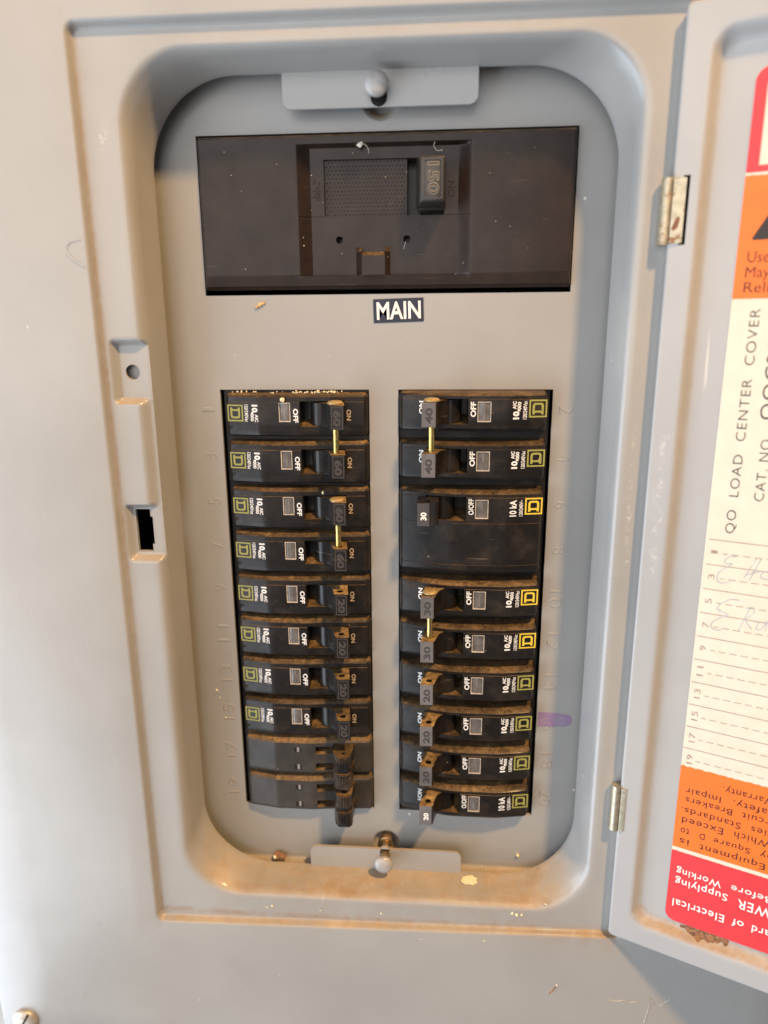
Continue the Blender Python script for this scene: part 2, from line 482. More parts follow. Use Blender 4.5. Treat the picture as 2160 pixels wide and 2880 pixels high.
def attr(o, name, fn, pts):
    a = o.data.attributes.new(name, 'FLOAT', 'POINT'); a.data.foreach_set('value', [fn(*p) for p in pts])
def near(x, c, wd_): return max(0.0, 1 - abs(x - c) / wd_)
def cover_grime(u, v, w):
    g = 0.0
    if -103.5 < u < -98.5: g = max(g, near(u, -100.2, 1.5) * interp(v, ((-232, .2), (-120, .2), (-60, .5), (40, .55), (118, .35))))
    if u < 100 and -236 < v < -224 and u > -101: g = max(g, near(v, -229.3, 2.4) * .6)
    if 20 < w < 24.2 and v < -216 and abs(u) < 75: g = max(g, .35 * (1 if w < 23 else .4))
    if -80 < u < 60 and 110 < v < 119: g = max(g, near(v, 117, 3) * .12)
    return g
def cover_scuff(u, v, w):
    return max(near(u, 91.6 - (v + 38) * .02, 1.3) * (1 if -62 < v < -14 else 0) * .35,
               math.exp(-((u + 93.5 - (v - 87) * .35) ** 2 / 1.0 + (v - 87) ** 2 / 12)) * .8)
cs = build('cover_sheet', v_, f_, 'paint_cover', cover, smooth=50)
attr(cs, 'grime_warmlight', cover_grime, v_); attr(cs, 'scuff', cover_scuff, v_)
# patch with the round latch hole
sq = [(-95.5, 12.0), (-95.5, 4.8), (-88.6, 4.8), (-88.6, 12.0)]
pm = MB().add(*prism([[(-95.5, 4.8), (-88.0, 4.8), (-88.0, 12.0), (-95.5, 12.0)], circle(-91.9, 8.4, 2.75, 28)], 19.8, 20.81))
pm.build('latch_hole_plate', 'paint_cover', cover)
NL_ = [(-96.1, -61.3), (-90.2, -61.3), (-90.2, -58.4), (-89.0, -58.4), (-89.0, -47.2), (-90.2, -47.2), (-90.2, -44.2), (-96.1, -44.2)]
NO_ = [(-96.35, -61.6), (-89.95, -61.6), (-89.95, -58.7), (-88.75, -58.7), (-88.75, -46.95), (-89.95, -46.95), (-89.95, -43.95), (-96.35, -43.95)]
build('latch_slot_edge', *prism([NO_, NL_], 19.3, 20.86), 'paint_cover', cover)
build('latch_catch', *bevel_box(-97.5, -87, 1, 15.5, 16.3, 17.8, .3), 'paint_cover', cover)
# retaining tabs bent down from the rim, each with its slot
for name, v0, v1, cv in (('top', 98.2, 112.2, 103.0), ('bottom', -219.0, -205.9, -208.4)):
    slot = []
    sr, so = (2.9, 1.8) if name == 'top' else (2.3, 1.4)
    for i in range(13): a = math.pi * i / 12; slot.append((-.3 + sr * math.cos(a), cv + so + sr * math.sin(a)))
    for i in range(13): a = math.pi + math.pi * i / 12; slot.append((-.3 + sr * math.cos(a), cv - so + sr * math.sin(a)))
    if name == 'top': lp = rrect(-34.2, 34.0, v0, v1 + 3, 3, 6)
    else: lp = rrect(-34.6, 34.0, v0 - 3, v1, 3, 6)
    lp = [(a, min(max(b, -217.4), 110.6)) for a, b in lp]
    o = MB().add(*prism([lp, slot], 6.7, 7.95)).build('retaining_tab', 'paint_cover', cover)
# hinges
def hinge(v0, v1, clean):
    mb = MB(); c = (95.0, 26.7)
    mb.add(*prism([circle(c[0], c[1], 2.15, 26)], v0, v1, 'v'))
    mb.add(*prism([[(95.5, 27.6), (99.9, 29.5), (99.7, 30.15), (95.9, 28.75), (95.4, 28.4)] if not clean else [(95.5, 27.6), (98.2, 28.75), (98.0, 29.45), (95.9, 28.75), (95.4, 28.4)]], v0 + .3, v1 - .3, 'v'))
    o = mb.build('hinge', 'hinge_clean' if clean else 'zinc', cover, smooth=35)
    mb = MB().add(*prism([[(95.75, 28.70), (96.05, 28.86), (96.05, 28.6), (95.75, 28.5)]], v0 + .35, v1 - .35, 'v'))
    mb.build('hinge_seam', 'inner_dark', o)
    return o
h1 = hinge(49.5, 69.8, False); h2 = hinge(-174.8, -154.6, True)
# rust-brown chip on the upper hinge
def hsurf(du, v): return 28.75 + (du + .4) * .35
ch = [(-.1, 53.6), (1.0, 54.6), (1.5, 57.2), (1.1, 58.0), (.3, 57.4), (-.6, 55.0), (-.9, 54.2)]
v = [(97.2 + a, b, hsurf(a + .9, b) + .10) for a, b in ch]
build('rust_spot', v, [list(range(len(v)))], 'rust_chip', h1)

# enclosure box behind the cover
bx = empty('panel_enclosure', 0, 0, 0, label='steel box behind the cover, black inside where the latch hole shows it', cat='enclosure')
mb = MB(); A = [(-172, -300), (172, -300), (172, 190), (-172, 190)]
mb.add([(a, b, 7.5) for a, b in A] + [(a, b, -92) for a, b in A], [[0, 1, 5, 4], [1, 2, 6, 5], [2, 3, 7, 6], [3, 0, 4, 7], [4, 5, 6, 7]])
mb.add([(a * 1.01, b * 1.005, 8) for a, b in A] + [(a * 1.01, b * 1.005, -94) for a, b in A], [[0, 4, 5, 1], [1, 5, 6, 2], [2, 6, 7, 3], [3, 7, 4, 0], [7, 6, 5, 4]])
mb.build('box_shell', 'inner_dark', bx)

# ---- door, hinged on the right and swung towards the viewer
ANG = math.radians(24.27)
door = empty('door', 95.8, 0, 28.0)
door.parent = cover
door.rotation_euler = (0, 0, 0)
def door_pt(s_, v, h): return (math.cos(ANG) * s_ - math.sin(ANG) * h, v, math.sin(ANG) * s_ + math.cos(ANG) * h)
DW = 197.0
vd = sorted(set([round(float(x), 2) for x in np.arange(-176, 72, 3.1)] + [49.2, 70.2, -175.2, -154.2]), reverse=True)
rr = []
def DR(i, r, w): rr.append(ring(0 + i[0], DW - i[1], -226.2 + i[2], 119.2 - i[3], r, w, vfix=vd, NS=24, NA=10))
DR((0, 0, 0, 0), 1.8, -11.0); DR((0, 0, 0, 0), 1.8, -.9); DR((.08, .08, .08, .08), 1.8, -.4); DR((.35, .35, .35, .35), 1.7, -.1); DR((.8, .8, .8, .8), 1.6, 0)
DR((1.3, 1.3, 1.3, 1.3), 1.6, 0); DR((3.4, 3.4, 3.4, 3.4), 1.6, 0); DR((4.6, 4, 4, 4), 1.8, 0); DR((5.4, 5, 5, 5), 2.5, 0); DR((6.8, 7, 7.3, 7), 5.5, 0)
for d, w in ((0, 0), (.8, -.1), (1.6, -.45), (2.2, -1.1), (2.8, -2.0), (3.4, -2.9), (4.1, -3.6), (5.0, -3.95), (6.0, -4.0)):
    DR((7.4 + d * .8, 7.6 + d, 8.2 + d * 1.15, 7.0 + d * 1.1), 6.5 - d * .2, w)
DR((16, 18, 19, 18), 3, -4.0)
v_, f_ = loft(rr, None, lambda s_, v: 3.4 < s_ < 5.4 and 49.2 < v < 70.2)
n = len(rr[0]); f_.append([len(v_) - n + i for i in range(n)])
f_ = [q[::1] for q in f_]
# rings run outside-in here, so turn the loft faces over
nf = len(f_) - 1; f_ = [q[::-1] for q in f_[:nf]] + [f_[nf]]
raw = v_; v_ = [door_pt(*p) for p in v_]
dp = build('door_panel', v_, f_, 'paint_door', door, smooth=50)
attr(dp, 'scuff', lambda a, b, c: near(a, 4.6 + .6 * math.sin(b * .4), 1.6) * (.38 if -66 < b < -14 else 0), raw)
attr(dp, 'grime_warmlight', lambda a, b, c: (.4 if b < -208 else .12) if (-4 < c < -.3 and (b < -208 or a < 14)) else 0, raw)  # real grime in the lower groove; left groove's faint tan is painted warm lamplight
mb = MB()
mb.add([door_pt(a, b, -11.0) for a, b in ((0, -226.2), (DW, -226.2), (DW, 119.2), (0, 119.2))], [[3, 2, 1, 0]])
mb.build('door_outer_skin', 'paint_door', door)
for k, (v0, v1) in enumerate(((49.2, 70.2),)):
    mb = MB(); vv, ff = bevel_box(3.2, 5.6, v0 - .1, v1 + .1, -3.5, -1.2, 0)
    mb.add([door_pt(*p) for p in vv], ff); mb.build('hinge_slot', 'void_black', door)
# dirt smear in the bottom groove of the door
pts = []
for i in range(27):
    t = i / 26; s_ = 27 + 18 * t; wd_ = (.9 + 1.3 * math.sin(math.pi * min(1, t * 1.15)) + random.uniform(-.45, .45)) * (1 if t > .12 else .5)
    pts.append((s_, -212.3 - .3 * t + random.uniform(-.25, .25), wd_))
def groove_h(v):                              # height of the door surface near its lower groove
    d = (v + 226.2 - 8.2) / 1.15
    return interp(d, ((0, 0), (.8, -.1), (1.6, -.45), (2.2, -1.1), (2.8, -2.0), (3.4, -2.9), (4.1, -3.6), (5.0, -3.95), (6.0, -4.0)))
v = []; f = []
for s_, vc, wd_ in pts:
    for q in (-1, -.5, 0, .5, 1):
        b = vc + q * wd_ + random.uniform(-.12, .12); v.append(door_pt(s_, b, groove_h(b) + .14 + random.uniform(0, .15) * (1 - abs(q))))
for i in range(len(pts) - 1):
    for q in range(4): k = i * 5 + q; f.append([k, k + 5, k + 6, k + 1])
ds = build('dirt_smear', v, f, 'crumb_brown', door, smooth=60)

# ---- wiring label glued inside the door
lab = empty('door_label', 95.8, 0, 28.0, label='cream paper panel label with red and orange bands inside the open door', cat='label')
LH = -3.9
def L3(mb, pts2, h): mb.add([door_pt(a, b, LH + h) for a, b in pts2], [list(range(len(pts2)))])
LR = 176.0
def strip(name, loops, mat, h):
    pts, tr = tess(loops); return build(name, [door_pt(a, b, LH + h) for a, b in pts], tr, mat, lab)
vv, ff = prism([rrect(20.9, LR, -211.3, 99.3, 4, 6)], 0, .12)
build('paper', [door_pt(a, b, LH + h) for a, b, h in vv], ff, 'label_cream', lab)
top = [(20.95, 69.7), (LR - .1, 69.7)] + [p for p in rrect(20.95, LR - .1, 60, 99.25, 4, 6) if p[1] > 80]
strip('red_band', [[(20.95, 69.7), (LR - .1, 69.7)] + [p for p in rrect(20.95, LR - .1, 60, 99.25, 4, 6)[:14]], [(24.4, 71.7), (LR - 4, 71.7), (LR - 4, 94.5), (24.4, 94.5)]], 'label_red', .16)
def jag(s0, s1, v, amp, step=.5): return [(float(x), v + random.uniform(-amp, amp)) for x in np.arange(s0, s1, step)]
o = jag(20.95, LR, 68.9, .12); strip('orange_band', [[(20.95, 32.0), (LR - .1, 32.0)] + o[::-1]], 'label_orange', .16)
o = jag(20.95, LR, -140.2, .22); strip('orange_band', [[(20.95, -176.6), (LR - .1, -176.6)] + o[::-1]], 'label_orange', .16)
o = jag(20.95, LR, -178.3, .10); bt = rrect(20.95, LR - .1, -211.25, -170, 4, 6)
bt = [p for p in bt if p[1] < -190]
strip('red_band', [bt + o[::-1]], 'label_red', .16)
def Lt(name, mat, items, h=.2, **k):
    mb = MB()
    for s_, box, rot in items:
        t = MB(); text(t, s_, box, rot, lambda a, b: h, **k); mb.add([door_pt(a, b, LH + c) for a, b, c in t.v], t.f)
    return mb.build(name, mat, lab)
tri = [(24.4, 49.8), (43.5, 49.8), (34.0, 66.3)]
def rnd(poly, r=.5, n=4):
    out = []
    for i in range(len(poly)):
        p0, p1, p2 = Vector(poly[i - 1]), Vector(poly[i]), Vector(poly[(i + 1) % len(poly)])
        a = p1 + (p0 - p1).normalized() * r; b = p1 + (p2 - p1).normalized() * r
        for k in range(n + 1):
            t = k / n; q = a * (1 - t) ** 2 + p1 * 2 * t * (1 - t) + b * t * t; out.append((q.x, q.y))
    return out
strip('warning_triangle', [rnd(tri, 1.2)], 'ink_black', .2)
TH = dict(offset=-.003)
Lt('upper_text', 'ink_brown', [('Use', (24.1, 30.4, 43.1, 46.5), 0), ('May', (24.0, 31.0, 37.4, 41.8), 0), ('Reliability', (24.0, 44.0, 32.9, 37.1), 0)], **TH)
Lt('title_text', 'ink_black', [('QO  LOAD  CENTER  COVER', (26.7, 30.2, -46.3, 28.9), 90), ('CAT. NO', (34.4, 37.4, -34.0, -13.0), 90)], offset=-.010, spacing=1.15)
Lt('catalogue_text', 'ink_black', [('QOC20U', (33.1, 37.6, -6.4, 24.5), 90)], offset=-.004, spacing=1.15)
Lt('lower_orange_text', 'ink_brown', [
    ('Warranty.', (36.2, 54.2, -147.4, -143.6), 180),
    ('Impair', (23.5, 36.0, -152.0, -148.4), 180), ('Safety.', (40.2, 53.9, -152.0, -148.2), 180),
    ('Breakers', (23.9, 40.3, -156.0, -153.3), 180), ('Circuit', (43.6, 57.6, -156.0, -153.2), 180),
    ('Standards.', (22.8, 43.7, -160.8, -158.0), 180), ('Utilities', (47.2, 63.0, -160.8, -157.9), 180),
    ('Exceed', (23.4, 38.1, -165.4, -162.4), 180), ('Which', (41.9, 54.5, -165.2, -162.2), 180),
    ('to', (23.3, 26.5, -169.8, -167.2), 180), ('D', (30.2, 32.1, -170.0, -167.3), 180), ('Square', (35.2, 47.9, -170.2, -166.8), 180), ('by', (51.2, 55.5, -170.4, -166.6), 180),
    ('is', (23.3, 26.8, -174.7, -172.0), 180), ('Equipment', (30.6, 53.4, -175.1, -171.4), 180)], offset=.004, spacing=1.12)
Lt('lower_red_text', 'ink_white', [
    ('Working', (23.5, 39.8, -189.0, -185.0), 180), ('Before', (43.3, 57.2, -188.8, -185.8), 180),
    ('Supplying', (23.4, 42.5, -194.0, -189.7), 180), ('POWER', (46.2, 64.0, -195.4, -191.1), 180),
    ('Electrical', (23.3, 42.3, -204.2, -200.6), 180), ('of', (45.1, 49.2, -204.0, -200.6), 180), ('Hazard', (52.1, 65.8, -204.1, -200.6), 180)], offset=.008, spacing=1.12)
nums = MB()
for i, s_ in enumerate(('1', '3', '5', '7', '9', '11', '13', '15', '17', '19')):
    c = -53.7 - 9.24 * i; hw = (.55 if s_ == '1' else .95) * len(s_)
    t = MB(); text(t, s_, (23.1 - .06 * i, 25.2 - .06 * i, c - hw, c + hw), 90, lambda a, b: .2, offset=-.006)
    nums.add([door_pt(a, b, LH + q) for a, b, q in t.v], t.f)
nums.build('circuit_numbers', 'ink_rule', lab)
rules = MB()
for i in range(10): L3(rules, [(22.0 - .1 * i, -49.25 - 9.24 * i - .13), (LR - 6, -49.25 - 9.24 * i - .13), (LR - 6, -49.25 - 9.24 * i + .13), (22.0 - .1 * i, -49.25 - 9.24 * i + .13)], .19)
rules.build('ruled_lines', 'ink_rule', lab)
dash = MB()
for i in range(10):
    c = -54.0 - 9.24 * i; s_ = 26.9 - .12 * i
    while s_ < 95:
        ln = 1.6 if s_ < 28 else 2.4
        L3(dash, [(s_, c - .12), (s_ + ln, c - .12), (s_ + ln, c + .12), (s_, c + .12)], .19); s_ += ln + 1.2
dash.build('dashed_lines', 'ink_rule', lab)
pen = MB()
def smooth_line(p, n=5):
    out = []
    for i in range(len(p) - 1):
        p0 = p[max(0, i - 1)]; p1 = p[i]; p2 = p[i + 1]; p3 = p[min(len(p) - 1, i + 2)]
        for k in range(n):
            t = k / n
            out.append(tuple(.5 * ((2 * p1[q]) + (-p0[q] + p2[q]) * t + (2 * p0[q] - 5 * p1[q] + 4 * p2[q] - p3[q]) * t * t + (-p0[q] + 3 * p1[q] - 3 * p2[q] + p3[q]) * t ** 3) for q in (0, 1)))
    return out + [p[-1]]
def stroke(p, wd_=.13):
    p = smooth_line(p)
    v = []
    for i, (a, b) in enumerate(p):
        a2, b2 = p[min(i + 1, len(p) - 1)]; a1, b1 = p[max(0, i - 1)]
        d = Vector((a2 - a1, b2 - b1)); d = d.normalized() if d.length > 0 else Vector((1, 0))
        v += [door_pt(a - d.y * wd_, b + d.x * wd_, LH + .22), door_pt(a + d.y * wd_, b - d.x * wd_, LH + .22)]
    pen.add(v, [[2 * i, 2 * i + 1, 2 * i + 3, 2 * i + 2] for i in range(len(p) - 1)])
stroke([(31.3, -54.4), (29.3, -54.6), (27.9, -56.2), (28.2, -57.4), (30.3, -57.2), (29.6, -57.9), (26.8, -60.4), (25.9, -63.0), (27.1, -64.7), (30.3, -63.9)])
stroke([(37.6, -54.0), (34.4, -61.7)]); stroke([(38.9, -54.2), (36.1, -62.4)]); stroke([(34.8, -60.6), (36.5, -59.7), (39.0, -58.7)])
stroke([(41.6, -58.0), (39.9, -59.0), (39.6, -60.7), (41.9, -61.0), (43.4, -58.6), (42.8, -61.2)])
stroke([(34.1, -70.2), (30.9, -70.4), (27.6, -73.2), (27.6, -74.9), (30.8, -76.0), (30.0, -76.6), (26.3, -79.7), (25.9, -82.0), (28.2, -82.7), (30.2, -81.4)])
stroke([(37.5, -72.5), (34.6, -81.8)]); stroke([(36.2, -72.8), (38.4, -72.0), (38.7, -74.3), (36.7, -77.0), (38.7, -80.1)])
stroke([(40.8, -76.9), (40.2, -79.6), (41.9, -79.4), (43.1, -76.2), (43.0, -79.8)])
pen.build('pen_writing', 'ink_pen', lab)

# ================================================================== DEAD FRONT PLATE
plate = empty('breaker_plate', 0, 0, 0, label='flat grey inner plate with stamped circuit numbers around the black breakers', cat='metal plate')
OUT = [(-86, -219.6), (86, -219.6), (86, 118), (-86, 118)]
hm = [(-68.8, 36.1), (70.2, 36.1), (70.2, 92.4), (-68.8, 92.4)]
hl = [(-65.7, -190.6), (-5.75, -190.6), (-5.75, .1), (-65.7, .1)]; hr = [(5.75, -190.6), (65.7, -190.6), (65.7, .1), (5.75, .1)]
BR = 7.4
pl = MB().add(*prism([OUT, hm, hl, hr, circle(-.3, 103.0, BR, 32), circle(-.3, -208.4, 6.6, 32)], -1.4, 0))
# formed bowls round the two retaining screws
pl.add(*lathe([(BR, 0.0), (BR - .7, -.25), (BR - 2.0, -1.5), (4.2, -3.2), (3.0, -3.6), (.1, -3.7)], -.3, 103.0, 32, start=False))
pl.add(*lathe([(6.6, 0.0), (6.0, -.25), (4.9, -2.5), (3.8, -4.2), (3.0, -4.4), (.1, -4.4)], -.3, -208.4, 32, start=False))
# bottom edge folded forward into a ledge
pl.add(*prism([[(-86, -219.6), (-86, -220.6), (86, -220.6), (86, -219.6)]], -1.4, 6.2))
# fillet
q = [(-219.6 + 1.6 * (1 - math.cos(math.radians(a))) , 1.6 * (1 - math.sin(math.radians(a)))) for a in (0, 20, 45, 70, 90)]
v = []; f = []
for a, b in q: v += [(-86, a, b + .02), (86, a, b + .02)]
for i in range(4): f.append([2 * i, 2 * i + 1, 2 * i + 3, 2 * i + 2])
pl.add(v, f)
build('plate_sheet', pl.v, pl.f, 'paint_plate', plate, smooth=35)
def digit(s_, box, rot):
    mb = MB(); text(mb, s_, box, rot, lambda a, b: -.05, zs=(box[1] - box[0]) * .9, extr=.022, bev=.022, offset=-.02)
    o = mb.build('number', 'paint_plate', plate)
    attr(o, 'grime_warmlight', lambda a, b, c: interp(-b, ((118, 0), (138, .42))), mb.v)
    return o
for i in range(10):
    for side in (-1, 1):
        s_ = str(2 * i + (1 if side < 0 else 2)); c = -19.05 * i - (7.8 if len(s_) == 1 else 10.0)
        hw = (1.5 if len(s_) == 1 else 4.0) * (.6 if s_ == '1' else 1)
        if side < 0: digit(s_, (-73.5, -68.4, c - hw, c + hw), 90)
        else: digit(s_, (68.4, 73.6, c - hw, c + hw), -90)
# retaining screws
def retaining_screw(cu, cv, label, hw, sm='stem_brass'):
    e = empty('retaining_screw', cu, cv, 0, label=label, cat='screw', group='screws that hold the inner plate')
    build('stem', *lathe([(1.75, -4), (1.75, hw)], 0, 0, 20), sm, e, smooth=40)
    build('collar', *lathe([(2.5, -4.2), (2.9, -3.9), (2.9, .6), (2.5, .9), (1.8, .9)], 0, 0, 24), sm, e, smooth=40)
    build('head', *lathe([(2.2, hw - 1.0), (3.6, hw - .6), (4.15, hw + .3), (4.2, hw + .9), (3.9, hw + 1.6), (3.1, hw + 2.2), (1.8, hw + 2.6), (.3, hw + 2.75)], 0, 0, 32), 'knob_grey', e, smooth=60)
retaining_screw(-.6, 103.8, 'round grey screw head in the slot of the upper tab', 13.0, 'inner_dark')  # upper stem coloured dark for the shade inside the slot
retaining_screw(-.4, -208.3, 'round grey screw head in front of the lower tab, brass stem showing', 14.0)

# ================================================================== MAIN BREAKER
mainb = empty('main_breaker', .7, 64.6, 0, label='large brown-black main circuit breaker above the MAIN sticker', cat='circuit breaker')
mu = lambda x: x - .7; mv = lambda y: y - 64.6
def mainH(u, v):
    u += .7; v += 64.6
    edge = min(u + 68.2, 69.6 - u, 91.6 - v)
    w = 2.6 if edge > 1.1 else 2.6 - (1.1 - edge) * 1.6
    if v < 43.3: w = min(w, 2.6 - (43.3 - v) * .12)
    if v < 39.2: w = min(w, 2.6 - .5 - (39.2 - v) * 1.1)
    if -31 < u < 32.4 and 42.7 < v < 88.2:
        rec = 2.6
        if u < -26.6: k = (u + 31) / 4.4
        elif u > 27.9: k = (32.4 - u) / 4.5
        else: k = 1.0
        if v > 87.2: k = min(k, (88.2 - v))
        w -= rec * k
        if -10.0 < u < -7.6 and v < 51.3: w = max(w, 2.55 - rec + rec * (u + 10.0) / 2.4)
        elif -7.6 <= u <= 1.0 and v < 51.2: w = 2.55
        elif 1.0 < u < 2.9 and v < 51.3: w = max(w, 2.55 - rec * (u - 1.0) / 1.9)
        if -21.5 < u < 22.8 and 63.9 < v < 83.3: w = -1.3 if u < 9.1 else -9.0
        elif 63.4 < v < 63.9: w -= .25
    for cu in (-16.2, 9.1):
        if (u - cu) ** 2 + (v - 55.6) ** 2 < 1.25 ** 2: w = -7
    return w
e_ = .03
def lines(lo, hi, bps, step):
    L = set([lo, hi])
    for b in bps: L |= {b - e_, b + e_}
    x = lo
    while x < hi: L.add(round(x, 3)); x += step
    return sorted(L)
holes_u = []; 
us = lines(-68.2, 69.6, [-67.6, -67.1, -31, -26.6, -21.5, 9.1, 22.8, 27.9, 32.4, -10, -7.6, 1.0, 2.9, 68.5, 69.0], 3.0)
us = sorted(set(us) | {cu + x for cu in (-16.2, 9.1) for x in np.arange(-1.6, 1.61, .16)})
vs = lines(37.9, 91.6, [38.6, 39.2, 43.3, 42.7, 51.25, 63.4, 63.9, 83.3, 87.2, 88.2, 90.5, 91.0], 3.0)
vs = sorted(set(vs) | {55.6 + x for x in np.arange(-1.6, 1.61, .16)})
v_, f_ = grid([mu(a) for a in us], [mv(b) for b in vs], mainH)
mb = MB().add(v_, f_)
x0, x1, y0, y1 = mu(-68.2), mu(69.6), mv(37.9), mv(91.6)
nu, nv = len(us), len(vs)
b0 = len(mb.v)
for k, idxs in enumerate(([i for i in range(nu)], [nu * (nv - 1) + i for i in range(nu)], [j * nu for j in range(nv)], [j * nu + nu - 1 for j in range(nv)])):
    st = len(mb.v); mb.v += [(v_[i][0], v_[i][1], -9) for i in idxs]
    for j in range(len(idxs) - 1):
        q = [idxs[j + 1], idxs[j], st + j, st + j + 1]
        mb.f.append(q if k in (0, 3) else q[::-1])
mb.build('housing', 'main_brown', mainb, smooth=28)
# dimpled slider behind the handle
mb = MB()
for j in range(14):
    for i in range(22):
        a = -20.6 + i * 1.36 + (.68 if j % 2 else 0); b = 64.6 + j * 1.38
        if a > 8.6: continue
        mb.add(*lathe([(.34, -1.32), (.26, -1.18), (.1, -1.12)], mu(a), mv(b), 6))
mb.build('dimple_grip', 'main_brown', mainb)
mb = MB()
mb.add(*bevel_box(mu(13.6), mu(23.0), mv(65.2), mv(82.6), -8, 3.0, .5))
# tapering handle
def taper(lo, hi, w0, w1):
    v = [(lo[0], lo[2], w0), (lo[1], lo[2], w0), (lo[1], lo[3], w0), (lo[0], lo[3], w0), (hi[0], hi[2], w1), (hi[1], hi[2], w1), (hi[1], hi[3], w1), (hi[0], hi[3], w1)]
    bm = bmesh.new(); vs_ = [bm.verts.new(p) for p in v]
    for q in ([3, 2, 1, 0], [4, 5, 6, 7], [0, 1, 5, 4], [1, 2, 6, 5], [2, 3, 7, 6], [3, 0, 4, 7]): bm.faces.new([vs_[i] for i in q])
    bmesh.ops.bevel(bm, geom=bm.edges[:], offset=.55, segments=3, affect='EDGES', profile=.5)
    bm.verts.index_update()
    r = [tuple(x.co) for x in bm.verts], [[q.index for q in x.verts] for x in bm.faces]; bm.free(); return r
mb.add(*taper((mu(12.6), mu(23.2), mv(65.4), mv(82.6)), (mu(14.3), mu(22.8), mv(66.5), mv(81.3)), 1.5, 12.0))
mb.add(*prism([rrect(mu(15.3), mu(22.2), mv(67.4), mv(80.6), .7, 4), rrect(mu(15.8), mu(21.7), mv(67.9), mv(80.1), .5, 4)], 11.9, 12.35))
mh = mb.build('handle', 'main_handle', mainb, smooth=40)
mb = MB(); text(mb, '150', (mu(16.8), mu(21.0), mv(68.8), mv(79.6)), -90, lambda a, b: 12.12, outline=.035); mb.build('handle_number', 'number_edge', mh)
mb = MB(); text(mb, '150', (mu(16.9), mu(20.9), mv(68.9), mv(79.5)), -90, lambda a, b: 12.08, offset=.0, extr=.02, zs=3); mb.build('handle_number', 'main_brown', mh)
for s_, box in (('OFF', (-25.6, -23.2, 69.5, 77.0)), ('ON', (24.2, 26.6, 70.0, 75.6))):
    mb = MB(); text(mb, s_, (mu(box[0]), mu(box[1]), mv(box[2]), mv(box[3])), -90 if s_ == 'OFF' else 90, lambda a, b: .02, zs=2.2, extr=.05, bev=.03); mb.build('moulded_word', 'main_brown', mainb)
# main sticker
st = empty('main_sticker', 5.9, 30.0, 0.05, label='small navy sticker reading MAIN in white below the large breaker', cat='sticker')
st.rotation_euler = (0, -math.radians(1.6), 0)
build('backing', *prism([rrect(-9.6, 9.6, -4.4, 4.4, .3, 3)], 0, .15), 'sticker_navy', st)
mb = MB(); text(mb, 'MAIN', (-8.3, 8.5, -3.2, 3.3), 0, lambda a, b: .2, offset=.018); mb.build('lettering', 'ink_white', st)

# ================================================================== BRANCH BREAKERS
FL = ((0, 2.2), (6, 2.2), (9, 2.5), (27, 4.0), (33, 4.9), (49, 5.0), (63.4, 2.4), (70, 2))
FR = ((0, 2.0), (6, 2.2), (9, 3.2), (16, 5.2), (27, 7.6), (33, 8.0), (49, 8.0), (64, 5.2), (70, 5))
GL = ((0, 0), (.85, 0), (.92, .45), (1.15, .72), (1.6, .90), (2.4, 1.0), (17.3, 1.0), (17.9, .88), (18.1, .5), (18.2, 0), (19.05, 0))
GR = ((0, 0), (.15, 0), (.22, .40), (.55, .78), (.95, .92), (1.7, 1.0), (13.9, 1.0), (14.9, .93), (15.4, .62), (15.7, .12), (16.5, 0), (19.05, 0))
class Spec: pass
def spec(side):
    s = Spec(); s.side = side
    s.F, s.G = (FL, GL) if side < 0 else (FR, GR)
    s.base = -2.4 if side < 0 else -2.0
    s.dt = 0.0 if side < 0 else -1.1          # printed face sits a little higher on the right bank
    return s
